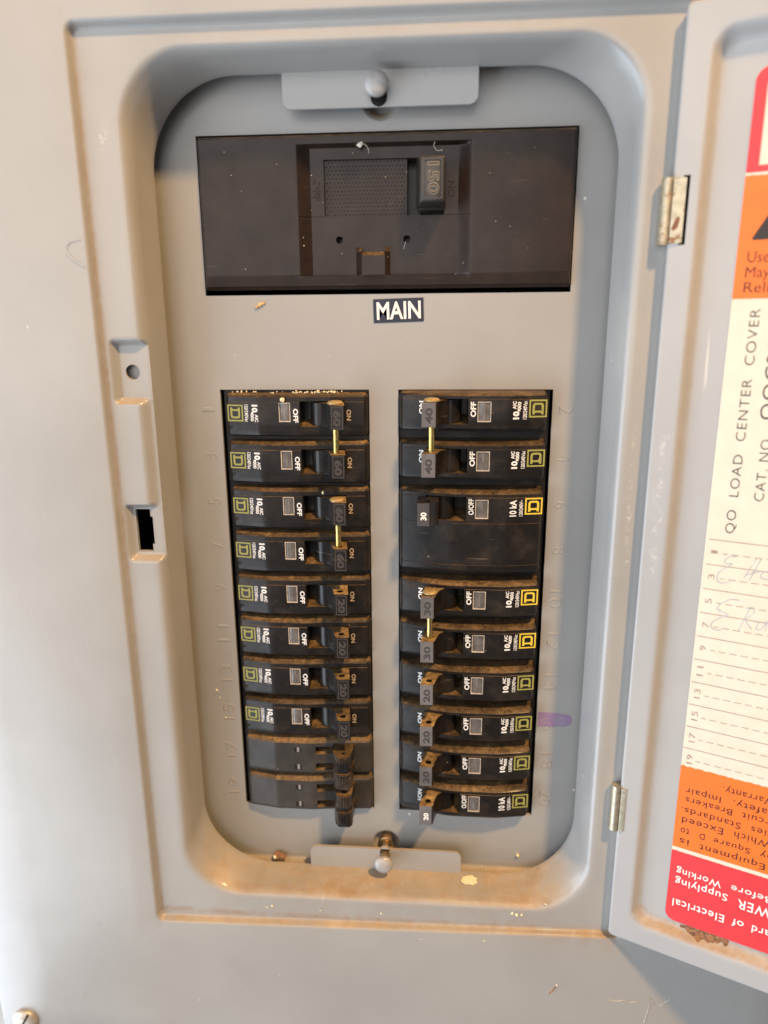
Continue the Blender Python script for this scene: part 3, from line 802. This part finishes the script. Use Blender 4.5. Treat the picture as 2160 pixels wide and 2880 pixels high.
def body_mesh(s, slots, wins, rows=1, rib=True):
    """height field in q (distance from the centre line) and t (depth below the row's top)"""
    H = rows * 19.05
    qs = sorted(set([6.0, 6.12, 6.4, 6.9, 7.54, 7.66, 64.8, 63.45, 63.4, 63.1, 62.6, 61.74, 61.86, 49.0, 33.0, 27.0] + [round(float(x), 2) for x in np.arange(8, 62, 3.0)]
         + [b + d for sl in slots for b in sl[:2] for d in (-e_, e_)] + [b + d for sl in wins for b in sl[:2] for d in (-e_, e_)]))
    g = s.G if rows == 1 else tuple((a if a < 10 else a + H - 19.05, b) for a, b in s.G)
    dt = s.dt
    rb = (4.35 + dt * 1.2, H - 3.3 + dt * 1.9)
    ts = sorted(set([a for a, b in g] + [rb[0] - .06, rb[0] + .06, rb[1] - .06, rb[1] + .06, rb[1] - 2.4] + [float(x) for x in np.arange(5, H - 5, 2.5)]
         + [b + d for sl in slots for b in sl[2:4] for d in (-e_, e_)] + [b + d for sl in wins for b in sl[2:4] for d in (-e_, e_)]
         + [sl[3] - (2.0 if sl[3] - sl[2] > 6 else .8) for sl in slots]))
    def Hf(q, t):
        F = interp(q, s.F)
        tb = 18.2 + (H - 19.05) if s.side < 0 else 15.7 + (H - 19.05)
        dq = min(q - 6.0, 63.45 - q); d_t = min(t - .85 if s.side < 0 else t - .15, (tb - t) * 1.25)
        rc = 1.9
        d = min(dq, d_t) if (dq > rc or d_t > rc) else rc - math.hypot(rc - dq, rc - d_t)
        gg = interp(d, ((0, 0), (.07, .45), (.3, .72), (.75, .90), (1.55, 1.0)))
        w = s.base + (F - s.base) * gg
        if rib and rb[0] < t < rb[1] and 7.6 < q < 61.8: w += .16 * min(1, (rb[1] - t) / 2.4)
        for a, b, c, d in slots:
            if a < q < b and c < t < d:
                w = -5.0
                sl = 2.05 if d - c > 6 else .8
                if t > d - sl and q > 24: w = -5 + (F + 3.5) * (t - (d - sl)) / sl
        for a, b, c, d in wins:
            if a < q < b and c < t < d: w = F - 1.6
        return w
    v = []; f = []
    sg = s.side
    for t in ts:
        for q in qs: v.append((sg * q, -t, Hf(q, t)))
    nq = len(qs)
    for j in range(len(ts) - 1):
        for i in range(nq - 1):
            k = j * nq + i; q = [k, k + nq, k + nq + 1, k + 1]
            f.append(q if sg > 0 else q[::-1])
    # side walls down into the enclosure
    def wallstrip(idxs, flip):
        st_ = len(v); v.extend([(v[i][0], v[i][1], -30) for i in idxs])
        for j in range(len(idxs) - 1):
            q = [idxs[j], idxs[j + 1], st_ + j + 1, st_ + j]
            f.append(q if not flip else q[::-1])
    nt = len(ts)
    wallstrip(list(range(nq)), sg < 0); wallstrip([(nt - 1) * nq + i for i in range(nq)], sg > 0)
    wallstrip([j * nq for j in range(nt)], sg > 0); wallstrip([j * nq + nq - 1 for j in range(nt)], sg < 0)
    return v, f
def put(s, q0, q1, t0, t1):                    # box in plate coordinates relative to the breaker origin
    a, b = s.side * q0, s.side * q1
    return (min(a, b), max(a, b), -t1, -t0)
def logo(mb, s, c, col):
    """nested square emblem with a serifed D, reading along the breaker"""
    u0, u1, v0, v1 = put(s, *c)
    wf = lambda a, b: interp(abs(a), s.F) + .22
    def flat(loops):
        pts, tr = tess(loops); mb.add([(a, b, wf(a, b)) for a, b in pts], tr)
    def sub(k): x = (u1 - u0) * k; y = (v1 - v0) * k; return [(u0 + x, v0 + y), (u1 - x, v0 + y), (u1 - x, v1 - y), (u0 + x, v1 - y)]
    flat([sub(0), sub(.085)])
    # letter D in local frame: x along reading direction, y up
    def L(x, y):
        if s.side < 0: return (u0 + y * (u1 - u0), v1 - x * (v1 - v0))
        return (u1 - y * (u1 - u0), v0 + x * (v1 - v0))
    outer = [(.17, .19), (.68, .19), (.79, .24), (.82, .34), (.82, .66), (.79, .76), (.68, .81), (.17, .81), (.17, .70), (.27, .66), (.27, .34), (.17, .30)]
    inner = [(.38, .31), (.66, .31), (.71, .36), (.71, .64), (.66, .69), (.38, .69)]
    flat([[L(*p) for p in outer], [L(*p) for p in inner]])
def prints(s, brk, ul=False, rows=1, col='print_olive'):
    wf = lambda a, b: interp(abs(a), s.F) + .22
    rot = -90 if s.side < 0 else 90
    mb = MB(); d = 0 if s.side < 0 else -2.0
    lo = (55.7, 62.3, 5.4, 12.0) if s.side < 0 else (56.0, 62.9, 3.2, 9.9)
    logo(mb, s, lo, col); mb.build('emblem', col, brk)
    mb = MB()
    def T(w_, q0, q1, t0, t1, **k):
        text(mb, w_, put(s, q0, q1, t0, t1), rot, wf, **k)
    # along the reading direction: left bank reads downwards, right bank upwards
    def span(a, b, t0, t1):                       # a..b fraction of the reading length
        if s.side < 0: return (t0 + (t1 - t0) * a, t0 + (t1 - t0) * b)
        return (t1 - (t1 - t0) * b, t1 - (t1 - t0) * a)
    t0, t1 = (5.3, 12.1) if s.side < 0 else (3.6, 10.5)
    if s.side < 0: rowA, rowB, small_hi, small_lo = (49.5, 52.4), (53.5, 55.0), (49.4, 50.8), (51.2, 52.6)
    else: rowA, rowB, small_hi, small_lo = (49.9, 52.7), (53.7, 55.2), (49.7, 51.1), (51.5, 52.9)
    if not ul:
        T('10,', *rowA, *span(0, .54, t0, t1), offset=.045)
        T('AIC', *small_hi, *span(.56, 1, t0, t1), offset=.03); T('000', *small_lo, *span(.52, .95, t0, t1), offset=.03)
        T('120/240Vac', *rowB, *span(0, 1, t0, t1), offset=.015)
    else:
        T('10 kA', *rowA, *span(0, .96, t0, t1), offset=.025); T('120/240V~', *rowB, *span(0, .96, t0, t1), offset=.015)
    if s.side < 0: of, on = (33.4, 35.4, 6.8, 12.3), (12.7, 14.5, 7.3, 11.6)
    else: of, on = (33.8, 35.9, 3.8, 9.6), (14.1, 15.9, 3.8, 8.8)
    if ul: T('O/OFF', of[0], of[1], of[2] - .4, of[3] + .3, offset=.02); T('I/ON', on[0] + .2, on[1] + .2, on[2] - .6, on[3] + .2, offset=.02)
    else: T('OFF', *of, offset=.03)
    mb.build('printing', 'print_white', brk)
    if not ul:
        mb = MB(); T('ON', *on, offset=.03); mb.build('printing', 'print_cream' if s.side < 0 else 'print_white', brk)
def window(s, brk, q0, q1, t0, t1):
    F = interp((q0 + q1) / 2, s.F)
    u0, u1, v0, v1 = put(s, q0, q1, t0, t1)
    o = MB().add(*prism([[(u0, v0), (u1, v0), (u1, v1), (u0, v1)], [(u0 + .26, v0 + .36), (u1 - .26, v0 + .36), (u1 - .26, v1 - .26), (u0 + .26, v1 - .26)]], F - 1.6, F + .26)).build('window', 'window_frame', brk)
    n = 7; v = []; f = []
    for i in range(n):
        a = u0 + .26 + (u1 - u0 - .52) * i / (n - 1); w = F - .35 + .35 * math.cos((i - 3) / 3 * 1.5)
        v += [(a, v0 + .36, w), (a, v1 - .26, w)]
    for i in range(n - 1): f.append([2 * i, 2 * i + 2, 2 * i + 3, 2 * i + 1])
    build('pane', v, f, 'window_pane', o, smooth=60)
    c = (u0 + u1) / 2
    build('flag', *bevel_box(c - .35, c + .35, v0 + .9, v1 - .8, F - .2, F + .08, .08, 1), 'window_core', o)
def handle(s, brk, num, mat, slick=False, white=False, t=None, engr='molded_edge', hole=True):
    sg = s.side
    wf_ = 13.5 if sg < 0 else 17.0
    t0, t1 = t or ((4.6, 13.9) if sg < 0 else (3.2, 12.4))
    F = interp(20, s.F)
    q0, q1 = (14.0, 19.6) if sg < 0 else (15.4, 20.9)
    if slick: q0, q1 = 13.9, 18.8
    # profile across the breaker: flat nose, then a flank running down to the round root
    pr = [(q0 + .2, wf_), (q0, wf_ - .3), (q0 + 1.5, F), (q0 + 2.0, F - 4), (q1 + 5.2, F - 4), (q1 + 4.8, F + .2), (q1 + 3.2, F + 1.6), (q1 + 1.9, F + 3.4), (q1 + .9, (wf_ + F) / 2 + 1.5), (q1 + .25, wf_ - .7), (q1 - .25, wf_)]
    if slick: pr = [(q0 + .2, wf_), (q0, wf_ - .3), (q0, F - 4), (q1 + 3.3, F - 4), (q1 + 3.3, wf_ - 3.3), (q1 + 3.0, wf_ - 2.6), (q1 + .25, wf_ - .35), (q1 - .15, wf_)]
    lp = [(sg * a, b) for a, b in pr]
    if sg > 0: lp = lp[::-1]
    hc = (sg * ((q0 + q1) / 2 + (.9 if not slick else 1.4)), wf_ - 3.4 if sg < 0 else wf_ - 3.6)
    loops = [lp] + ([circle(hc[0], hc[1], 1.3, 16)] if hole else [])
    A = sum(lp[i][0] * lp[(i + 1) % len(lp)][1] - lp[(i + 1) % len(lp)][0] * lp[i][1] for i in range(len(lp)))
    v, f = prism(loops, -t1, -t0, 'v')
    o = build('handle', v, f, mat if (sg < 0 or slick) else 'handle_dusty', brk, smooth=30)
    # round root of the toggle inside its slot
    rc = (sg * (q1 + 5.4), F - 4.2)
    v, f = lathe([(4.3, -t1 + .1), (4.3, -t0 - .2)], rc[0], rc[1], 36, axis='v')
    build('toggle_root', v, f, 'handle_black' if sg < 0 else 'handle_dusty', brk, smooth=40)
    # raised border of the nose and the number
    a0, a1 = sorted((sg * (q0 + .3), sg * (q1 - .3)))
    if sg > 0:  # light reflected off the nose, painted as a paler front plate
        build('nose_sheen_plate', *bevel_box(a0 - .27, a1 + .05, -t1 + .02, -t0 - .05, wf_ - .6, wf_ + .03, .05, 1), 'handle_sheen' if not slick else 'slick_nose_sheen', o)
    if not slick and not white:
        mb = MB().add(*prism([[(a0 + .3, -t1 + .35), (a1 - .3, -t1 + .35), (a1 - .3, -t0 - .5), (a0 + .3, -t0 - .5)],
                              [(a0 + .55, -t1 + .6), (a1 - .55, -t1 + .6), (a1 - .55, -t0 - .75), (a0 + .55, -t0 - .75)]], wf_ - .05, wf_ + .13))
        mb.build('number_frame', 'molded_edge' if sg < 0 else mat, o)  # left frame coloured lighter to paint the bright edge highlights
    if num:
        mb = MB(); rot = -90 if sg < 0 else 90
        L = t1 - t0
        if white: text(mb, num, (a0 + 1.0, a1 - 1.0, -t0 - L * .74, -t0 - L * .40) if slick else (a0 + 1.5, a1 - 1.3, -t0 - L * .76, -t0 - L * .36), rot, lambda a, b: wf_ + .08, offset=.03)
        else: text(mb, num, (a0 + 1.05, a1 - 1.05, -t0 - L * .86, -t0 - L * .22), rot, lambda a, b: wf_ + .05, outline=.034)
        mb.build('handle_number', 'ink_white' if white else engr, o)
    return hc[0], hc[1]
def breaker(side, row, label, num, rows=1, ul=False, bodym='breaker_black', hm_=None, col='print_olive', jq=0.0, jt=0.0, white=False, engr=None, hole=True):
    s = spec(side)
    if side > 0: jt -= .11 * row
    e = empty('circuit_breaker', jq, -19.05 * row + jt, 0, label=label, cat='circuit breaker', group='branch circuit breakers in two columns')
    slot = (15.3, 32.8, 4.0, 13.9) if side < 0 else (16.8, 32.9, 2.8, 12.5)
    if side > 0: win = (36.5, 41.6, 3.8, 11.5)
    else: win = (36.5, 41.0, 4.5, 12.0)
    if rows == 2:
        v, f = body_mesh(s, [slot], [win], 2, rib=True)
    else: v, f = body_mesh(s, [slot], [win])
    b = build('body', v, f, bodym, e, smooth=28)
    if rows == 2:
        wf = lambda a, c: interp(abs(a), s.F)
        for t in (13.6, 31.0):
            qs = [7.6] + list(np.linspace(9, 61, 20)) + [62.0]
            mb = MB()
            vv = []
            for q in qs: vv += [(q, -t - .22, wf(q, 0) - .1), (q, -t, wf(q, 0) + .30), (q, -t + .22, wf(q, 0) - .1)]
            ff = []
            for i in range(len(qs) - 1): ff += [[3 * i, 3 * i + 3, 3 * i + 4, 3 * i + 1], [3 * i + 1, 3 * i + 4, 3 * i + 5, 3 * i + 2]]
            mb.add(vv, ff).build('moulded_rib', 'breaker_clean', e)
    prints(s, e, ul, rows, col)
    window(s, e, *win)
    handle(s, e, num, hm_ or ('handle_black' if side < 0 else 'handle_sheen'), slick=(rows == 2), white=white, engr=engr or ('molded_edge' if side < 0 else 'molded_dark'), hole=hole)
    return e
LB = ['breaker at number 1, caked with orange dust, brass pin head on its 60 handle',
      'breaker at number 3, brass pin entering the top of its 60 handle',
      'breaker at number 5, with a tan crumb over its pinned 60 handle',
      'breaker at number 7, brass pin running into its dusty 60 handle',
      'breaker at number 9, dusty handle with an open hole, directly under the lowest 60 handle',
      'breaker at number 11, pale fleck left of its window, open handle hole',
      'breaker at number 13, grey smudge above its olive emblem, open handle hole',
      'breaker at number 15, directly above the two printless twin breakers']
NL = ['60', '60', '60', '60', '20', '20', '20', '20']
for i in range(8):
    breaker(-1, i, LB[i], NL[i], jq=random.uniform(-.15, .15), jt=random.uniform(-.12, .12), hole=True)
breaker(1, 0, 'top right breaker with brass pin head on its grey 40 handle', '40', bodym='breaker_clean', engr='molded_dark')
breaker(1, 1, 'second right breaker, brass pin entering its grey 40 handle', '40', bodym='breaker_clean', engr='molded_dark')
breaker(1, 2, 'double height breaker with bright yellow emblem and smooth handle marked 30 in white', '30', rows=2, ul=True, bodym='breaker_clean', hm_='handle_slick', col='print_yellow', white=True)
breaker(1, 4, 'breaker below the double one, bright yellow emblem, pin head on its 30 handle', '30', col='print_yellow')
breaker(1, 5, 'breaker with bright yellow emblem, brass pin entering its 30 handle', '30', col='print_yellow')
breaker(1, 6, 'breaker at number 14, olive emblem and open holed 20 handle under the 30 handles', '20')
breaker(1, 7, 'breaker beside the purple marker stroke, open holed 20 handle', '20')
breaker(1, 8, 'breaker at number 18, just above the bottom right breaker', '20')
breaker(1, 9, 'bottom right breaker marked 10 kA with white 20 on a dirty handle', '20', ul=True, white=True, hm_='handle_dirty' if False else 'handle_sheen')

# twin breakers without printing
def tandem(row, label):
    s = spec(-1); s.F = tuple((a, b + .5) for a, b in FL)
    e = empty('circuit_breaker', 0, -19.05 * row, 0, label=label, cat='circuit breaker', group='branch circuit breakers in two columns')
    slots = [(14.2, 31.2, 4.2, 7.9), (14.2, 31.2, 12.5, 16.0)]; wins = [(37.6, 40.9, 4.4, 7.2), (37.6, 40.9, 12.9, 15.9)]
    v, f = body_mesh(s, slots, [], rib=False)
    build('body', v, f, 'breaker_grey', e, smooth=28)
    for q0, q1, t0, t1 in wins:
        F = interp(39, s.F)
        u0, u1, v0, v1 = put(s, q0, q1, t0, t1)
        o = MB().add(*prism([[(u0, v0), (u1, v0), (u1, v1), (u0, v1)], [(u0 + .12, v0 + .2), (u1 - .12, v0 + .2), (u1 - .12, v1 - .12), (u0 + .12, v1 - .12)]], F - .3, F + .08)).build('window', 'breaker_grey', e)
        build('pane', [(u0, v0, F + .03), (u1, v0, F + .03), (u1, v1, F + .03), (u0, v1, F + .03)], [[0, 1, 2, 3]], 'void_black', o)
        build('flag', *bevel_box(u0 + 1.4, u0 + 2.5, v0 + .5, v1 - .1, F + .02, F + .2, .1, 1), 'flag_grey', o)
    # seam between the halves, step near the slots
    mb = MB().add(*bevel_box(-62, -33, -9.95, -9.75, 1.0, 5.5, 0)); 
    for t0 in (2.9, 11.3):
        t1 = t0 + 5.9
        # wedge-nosed toggle
        prf = [(-14.6, 13.0), (-15.6, 14.6), (-20.2, 14.6), (-21.6, 12.6), (-23.0, 8.0), (-23.6, 4.0), (-23.0, 0), (-14.2, 0), (-14.2, 8)]
        F = 4
        v, f = prism([prf, circle(-17.9, 11.2, .95, 12)], -t1, -t0, 'v')
        o = build('handle', v, f, 'handle_dirty', e, smooth=30)
        for a in (-16.6, -17.8, -19.0):
            build('grip_ridge', *bevel_box(a - .28, a + .28, -t1 + .2, -t0 - .2, 14.4, 15.1, .15, 1), 'handle_dirty', o)
        build('handle_hood', *prism([[(-14.4, 12.2), (-15.6, 14.0), (-20.4, 14.0), (-21.9, 12.0), (-22.6, 9.4), (-14.4, 9.4)]], -t1 - 1.7, -t1, 'v'), 'handle_dirty', o)
    return e
tandem(8, 'printless twin breaker beside number 17, four small dirty toggles starting on it')
tandem(9, 'bottom left printless twin breaker beside number 19, its toggles reaching over the plate')

# brass handle ties
def tie(side, row, q, label):
    wf_ = 10.0 if side < 0 else 13.6
    t0 = 4.6 if side < 0 else 3.2
    e = empty('handle_tie', side * q, -19.05 * row, wf_, label=label, cat='handle tie', group='brass pins joining pairs of handles')
    build('pin', *lathe([(1.2, -t0 - 19.05 - 3), (1.2, -t0 + .2)], 0, 0, 16, axis='v'), 'brass', e, smooth=40)
    build('pin_head', *lathe([(2.5, -t0), (3.0, -t0 + .2), (3.05, -t0 + .7), (2.5, -t0 + 1.25), (1.0, -t0 + 1.5)], 0, 0, 24, axis='v'), 'brass_dusty', e, smooth=50)
tie(-1, 0, 17.9, 'brass pin joining the two highest 60 handles in the left column')
tie(-1, 2, 17.9, 'brass pin joining the lower two 60 handles in the left column')
tie(1, 0, 19.1, 'brass pin joining the two grey 40 handles')
tie(1, 4, 19.1, 'brass pin joining the two grey 30 handles under the double breaker')

# ================================================================== SMALL THINGS
# slotted cover screw
e = empty('cover_screw', -171.8, -295.6, 27.0, label='slotted steel screw in the lower left corner of the cover', cat='screw')
prof = [(6.1, -.3), (6.25, .6), (5.8, 1.4), (4.3, 2.1), (2.0, 2.45), (.2, 2.5)]
v, f = lathe(prof, 0, 0, 36)
build('screw_head', v, f, 'screw_silver', e, smooth=50)
vv, ff = bevel_box(-5.6, 5.6, -.5, .5, 1.0, 2.56, 0)
c_, s_ = math.cos(math.radians(62)), math.sin(math.radians(62))
build('screw_slot', [(a * c_ - b * s_, a * s_ + b * c_, w) for a, b, w in vv], ff, 'inner_dark', e)
# paint flake on the bottom slope
def irregular(n, r0, r1, asp=1.0):
    return [((r0 + random.random() * (r1 - r0)) * math.cos(2 * math.pi * i / n), asp * (r0 + random.random() * (r1 - r0)) * math.sin(2 * math.pi * i / n)) for i in range(n)]
e = empty('paint_flake', 37.7, -216.7, 12.5, label='cream flake of paint lying on the dusty lower slope, right of the tab', cat='paint flake')
p = irregular(22, 2.2, 3.9, .8); v, f = prism([p], 0, .35, 'w')
build('flake', [(a * 1.2, .25 - b * .12 + w, b) for a, b, w in v], f, 'flake_cream', e)
e = empty('wood_crumb', -51.5, -216.6, 2.5, label='brown wood crumb on the dusty ledge left of the lower tab', cat='crumb')
mb = MB().add(*blob(1.9, 2, .35), (0, 0, 0)).add(*blob(1.5, 2, .4), (2.2, -.4, .2)); mb.build('crumb', 'crumb_brown', e)
build('pale_chip', *blob(.9, 1, .3), 'flake_cream', e)
bpy.context.view_layer.update()
e.children[-1].location = W(-1.0, .3, 1.5)
e = empty('dirt_crumb', -47.7, 32.3, .5, label='tan crumb with a shadow on the plate left of the MAIN sticker', cat='crumb')
mb = MB()
for a, b, r in ((0, 0, .75), (1.2, .7, .85), (-1.1, -.6, .6), (.2, .8, .5)): mb.add(*blob(r, 1, .4, .7), (a, b, 0))
mb.build('crumb', 'crumb_tan', e)
e = empty('plaster_crumb', -39.3, -3.4, 5.8, label='pale yellow crumb sitting on top of the highest left window', cat='crumb')
build('crumb', *blob(.95, 2, .22), 'flake_cream', e)
e = empty('tan_crumb', -24.2, -19.05 * 2 - 2.2, 6.2, label='tiny tan crumb beside the pinned handle at number 5', cat='crumb')
build('crumb', *blob(.65, 1, .3), 'flake_cream', e)
e = empty('yellow_crumb', 60.2, -211.8, .6, label='small yellow crumb low on the plate, right of the lower tab', cat='crumb')
build('crumb', *blob(.9, 1, .3), 'flake_cream', e)
# lint and sawdust lying about, too fine to count
mb = MB()
def speck(u, v, w, r, flat=.6): mb.add(*blob(r, 1, .45, flat), (u, v, w))
for i in range(70):                                     # sawdust along the top of the first breaker
    q = random.choice((random.uniform(18, 62), random.gauss(31, 3), random.gauss(23, 3)))
    speck(-q, -.6 + random.uniform(-.35, .35), interp(q, FL) - 1.2 + random.uniform(-1.5, .3), random.uniform(.16, .42))
for i in range(60): speck(random.uniform(-60, 62), -217.3 - random.random() * .4, random.uniform(8.6, 18), random.uniform(.1, .26))
for i in range(26): speck(random.uniform(-60, 62), -217.2, random.uniform(1, 6), random.uniform(.12, .3))
for u, v, w, r in ((-75.8, -133, .1, .6), (-74.8, -136.5, .1, .4), (-72.5, -146.5, .1, .5), (-52, -226, 24, .5), (-49.5, -225, 24, .6), (56, -222, 24, .7), (58, -223, 24, .8), (60, -222.6, 24, .6),
                   (70, -217, 23.5, .5), (44, -234.5, 27, .5), (-28, -226, 24, .35), (-1, -226, 24, .5)): speck(u, v, w, r)
for i in range(40):
    u = random.uniform(-160, 80); v = random.uniform(-280, -236); speck(u, v, 27, random.uniform(.1, .25))
for i in range(30): speck(random.uniform(-82, 75), random.choice((random.uniform(2, 34), random.uniform(-205, -193))), .05, random.uniform(.08, .2), .4)
for i in range(26): speck(random.uniform(-60, 62), random.uniform(42, 90), 2.62, random.uniform(.08, .2), .4)
mb.build('sawdust_grains', 'flake_cream', None, kind='stuff', label='fine pale sawdust grains on ledges, plate and cover', cat='dust')
def strand(name, pts, rad, mat, e):
    p = smooth_line([(a, b) for a, b in pts], 8); v = []; f = []; k = 6
    for i, (a, b) in enumerate(p):
        a2, b2 = p[min(i + 1, len(p) - 1)]; a1, b1 = p[max(0, i - 1)]
        d = Vector((a2 - a1, b2 - b1)); d = d.normalized() if d.length > 0 else Vector((1, 0))
        for j in range(k):
            t = 2 * math.pi * j / k; v.append((a - d.y * rad * math.cos(t), b + d.x * rad * math.cos(t), rad + rad * math.sin(t)))
    for i in range(len(p) - 1):
        for j in range(k): f.append([i * k + j, i * k + (j + 1) % k, (i + 1) * k + (j + 1) % k, (i + 1) * k + j])
    return build(name, v, f, mat, e, smooth=60)
e = empty('hair_strand', -108.0, 50.0, 27.2, label='fine pale curved hair stuck on the cover left of the door rebate', cat='hair')
strand('hair', [(4.8, 4.4), (.6, 3.4), (-1.0, 1.0), (.4, -1.6), (5.4, -5.0)], .085, 'chalk_grey', e)
e = empty('lint_tuft', -7.7, 87.6, 2.6, label='small bluish white tuft of lint at the top of the large breaker', cat='lint')
mb = MB()
for a, b, q in ((0, 0, .75), (.6, .3, .55), (-.7, -.2, .5), (.1, -.6, .45)): mb.add(*blob(q, 2, .35, .7), (a, b, 0))
mb.build('tuft', 'crumb_white', e)
strand('fibre', [(1.0, .4), (2.4, -.6), (3.2, -2.2), (3.0, -3.0)], .07, 'crumb_white', e)
e = empty('curled_fibre', 20.5, 86.2, 2.7, label='tiny pale curled fibre above the 150 handle', cat='fibre')
strand('fibre', [(-1.2, 1.6), (-1.6, .2), (-.4, -1.3), (1.6, -1.1)], .08, 'crumb_white', e)
e = empty('thread', 8.4, 53.4, .1, label='short light thread hanging below the right hole of the large breaker', cat='thread')
strand('fibre', [(.3, 1.3), (0, .2), (-.6, -1.4)], .07, 'crumb_white', e)
def chalk(pts, u, v, label):
    e = empty('paint_scratch', u, v, 26.95, label=label, cat='scratch', group='pale scratches on the lower cover')
    return strand('scratch', pts, .13, 'chalk_grey', e)
chalk([(-9, .3), (-5, -.6), (-1.5, .2), (.5, -.9), (4, 0)], 107, -262.0, 'long faint crooked scratch under the door corner shadow')
chalk([(-1.6, 1.5), (-.2, .2), (.9, -1.6)], 117.6, -261.6, 'short pale nick right of the long faint scratch')
chalk([(-1.6, -1.8), (.3, .4), (2.6, 2.2)], 122.5, -261.8, 'pale diagonal scratch rising to the right under the door')
chalk([(.9, 6), (.1, 1), (-1.0, -6)], 115.8, -268.5, 'thin upright scratch running down to the bottom edge')
chalk([(-1.7, -1.0), (.2, .2), (1.5, 1.2)], -141.8, -278.0, 'short pale tick scratch near the lower left corner screw')
e = empty('dirt_fleck', 75.0, -258.0, 27.0, label='thin brown fleck with a pale tip low on the cover', cat='fleck')
strand('fleck', [(-1.6, -2.2), (-.4, -.6), (.6, 1.4)], .3, 'crumb_brown', e)
build('tip', *blob(.38, 1, .2), 'crumb_white', e)
bpy.context.view_layer.update(); e.children[-1].location = W(1.2, 2.3, .2)
e = empty('water_spot', 17.1, -236.9, 27.02, label='small round dried water spot under the middle of the dish', cat='water spot')
build('spot_ring', *prism([circle(0, 0, 1.75, 28), circle(.1, 0, 1.35, 28)], 0, .05), 'chalk_grey', e)
build('spot_film', *prism([circle(.1, 0, 1.3, 24)], 0, .03), 'spot_film', e)
# purple marker stroke beside number 16
e = empty('marker_stroke', 73.5, -142.4, .12, label='purple marker stroke across the stamped number 16', cat='marker stroke')
p = [(-7.3, -3.2), (-2, -3.0), (3.6, -2.9), (6.0, -2.4), (7.2, -1.0), (7.3, .8), (6.4, 2.6), (4.0, 3.1), (-1, 3.6), (-7.3, 4.0)]
build('ink', *prism([rnd(p, .4, 2)], 0, .06), 'marker_purple', e)
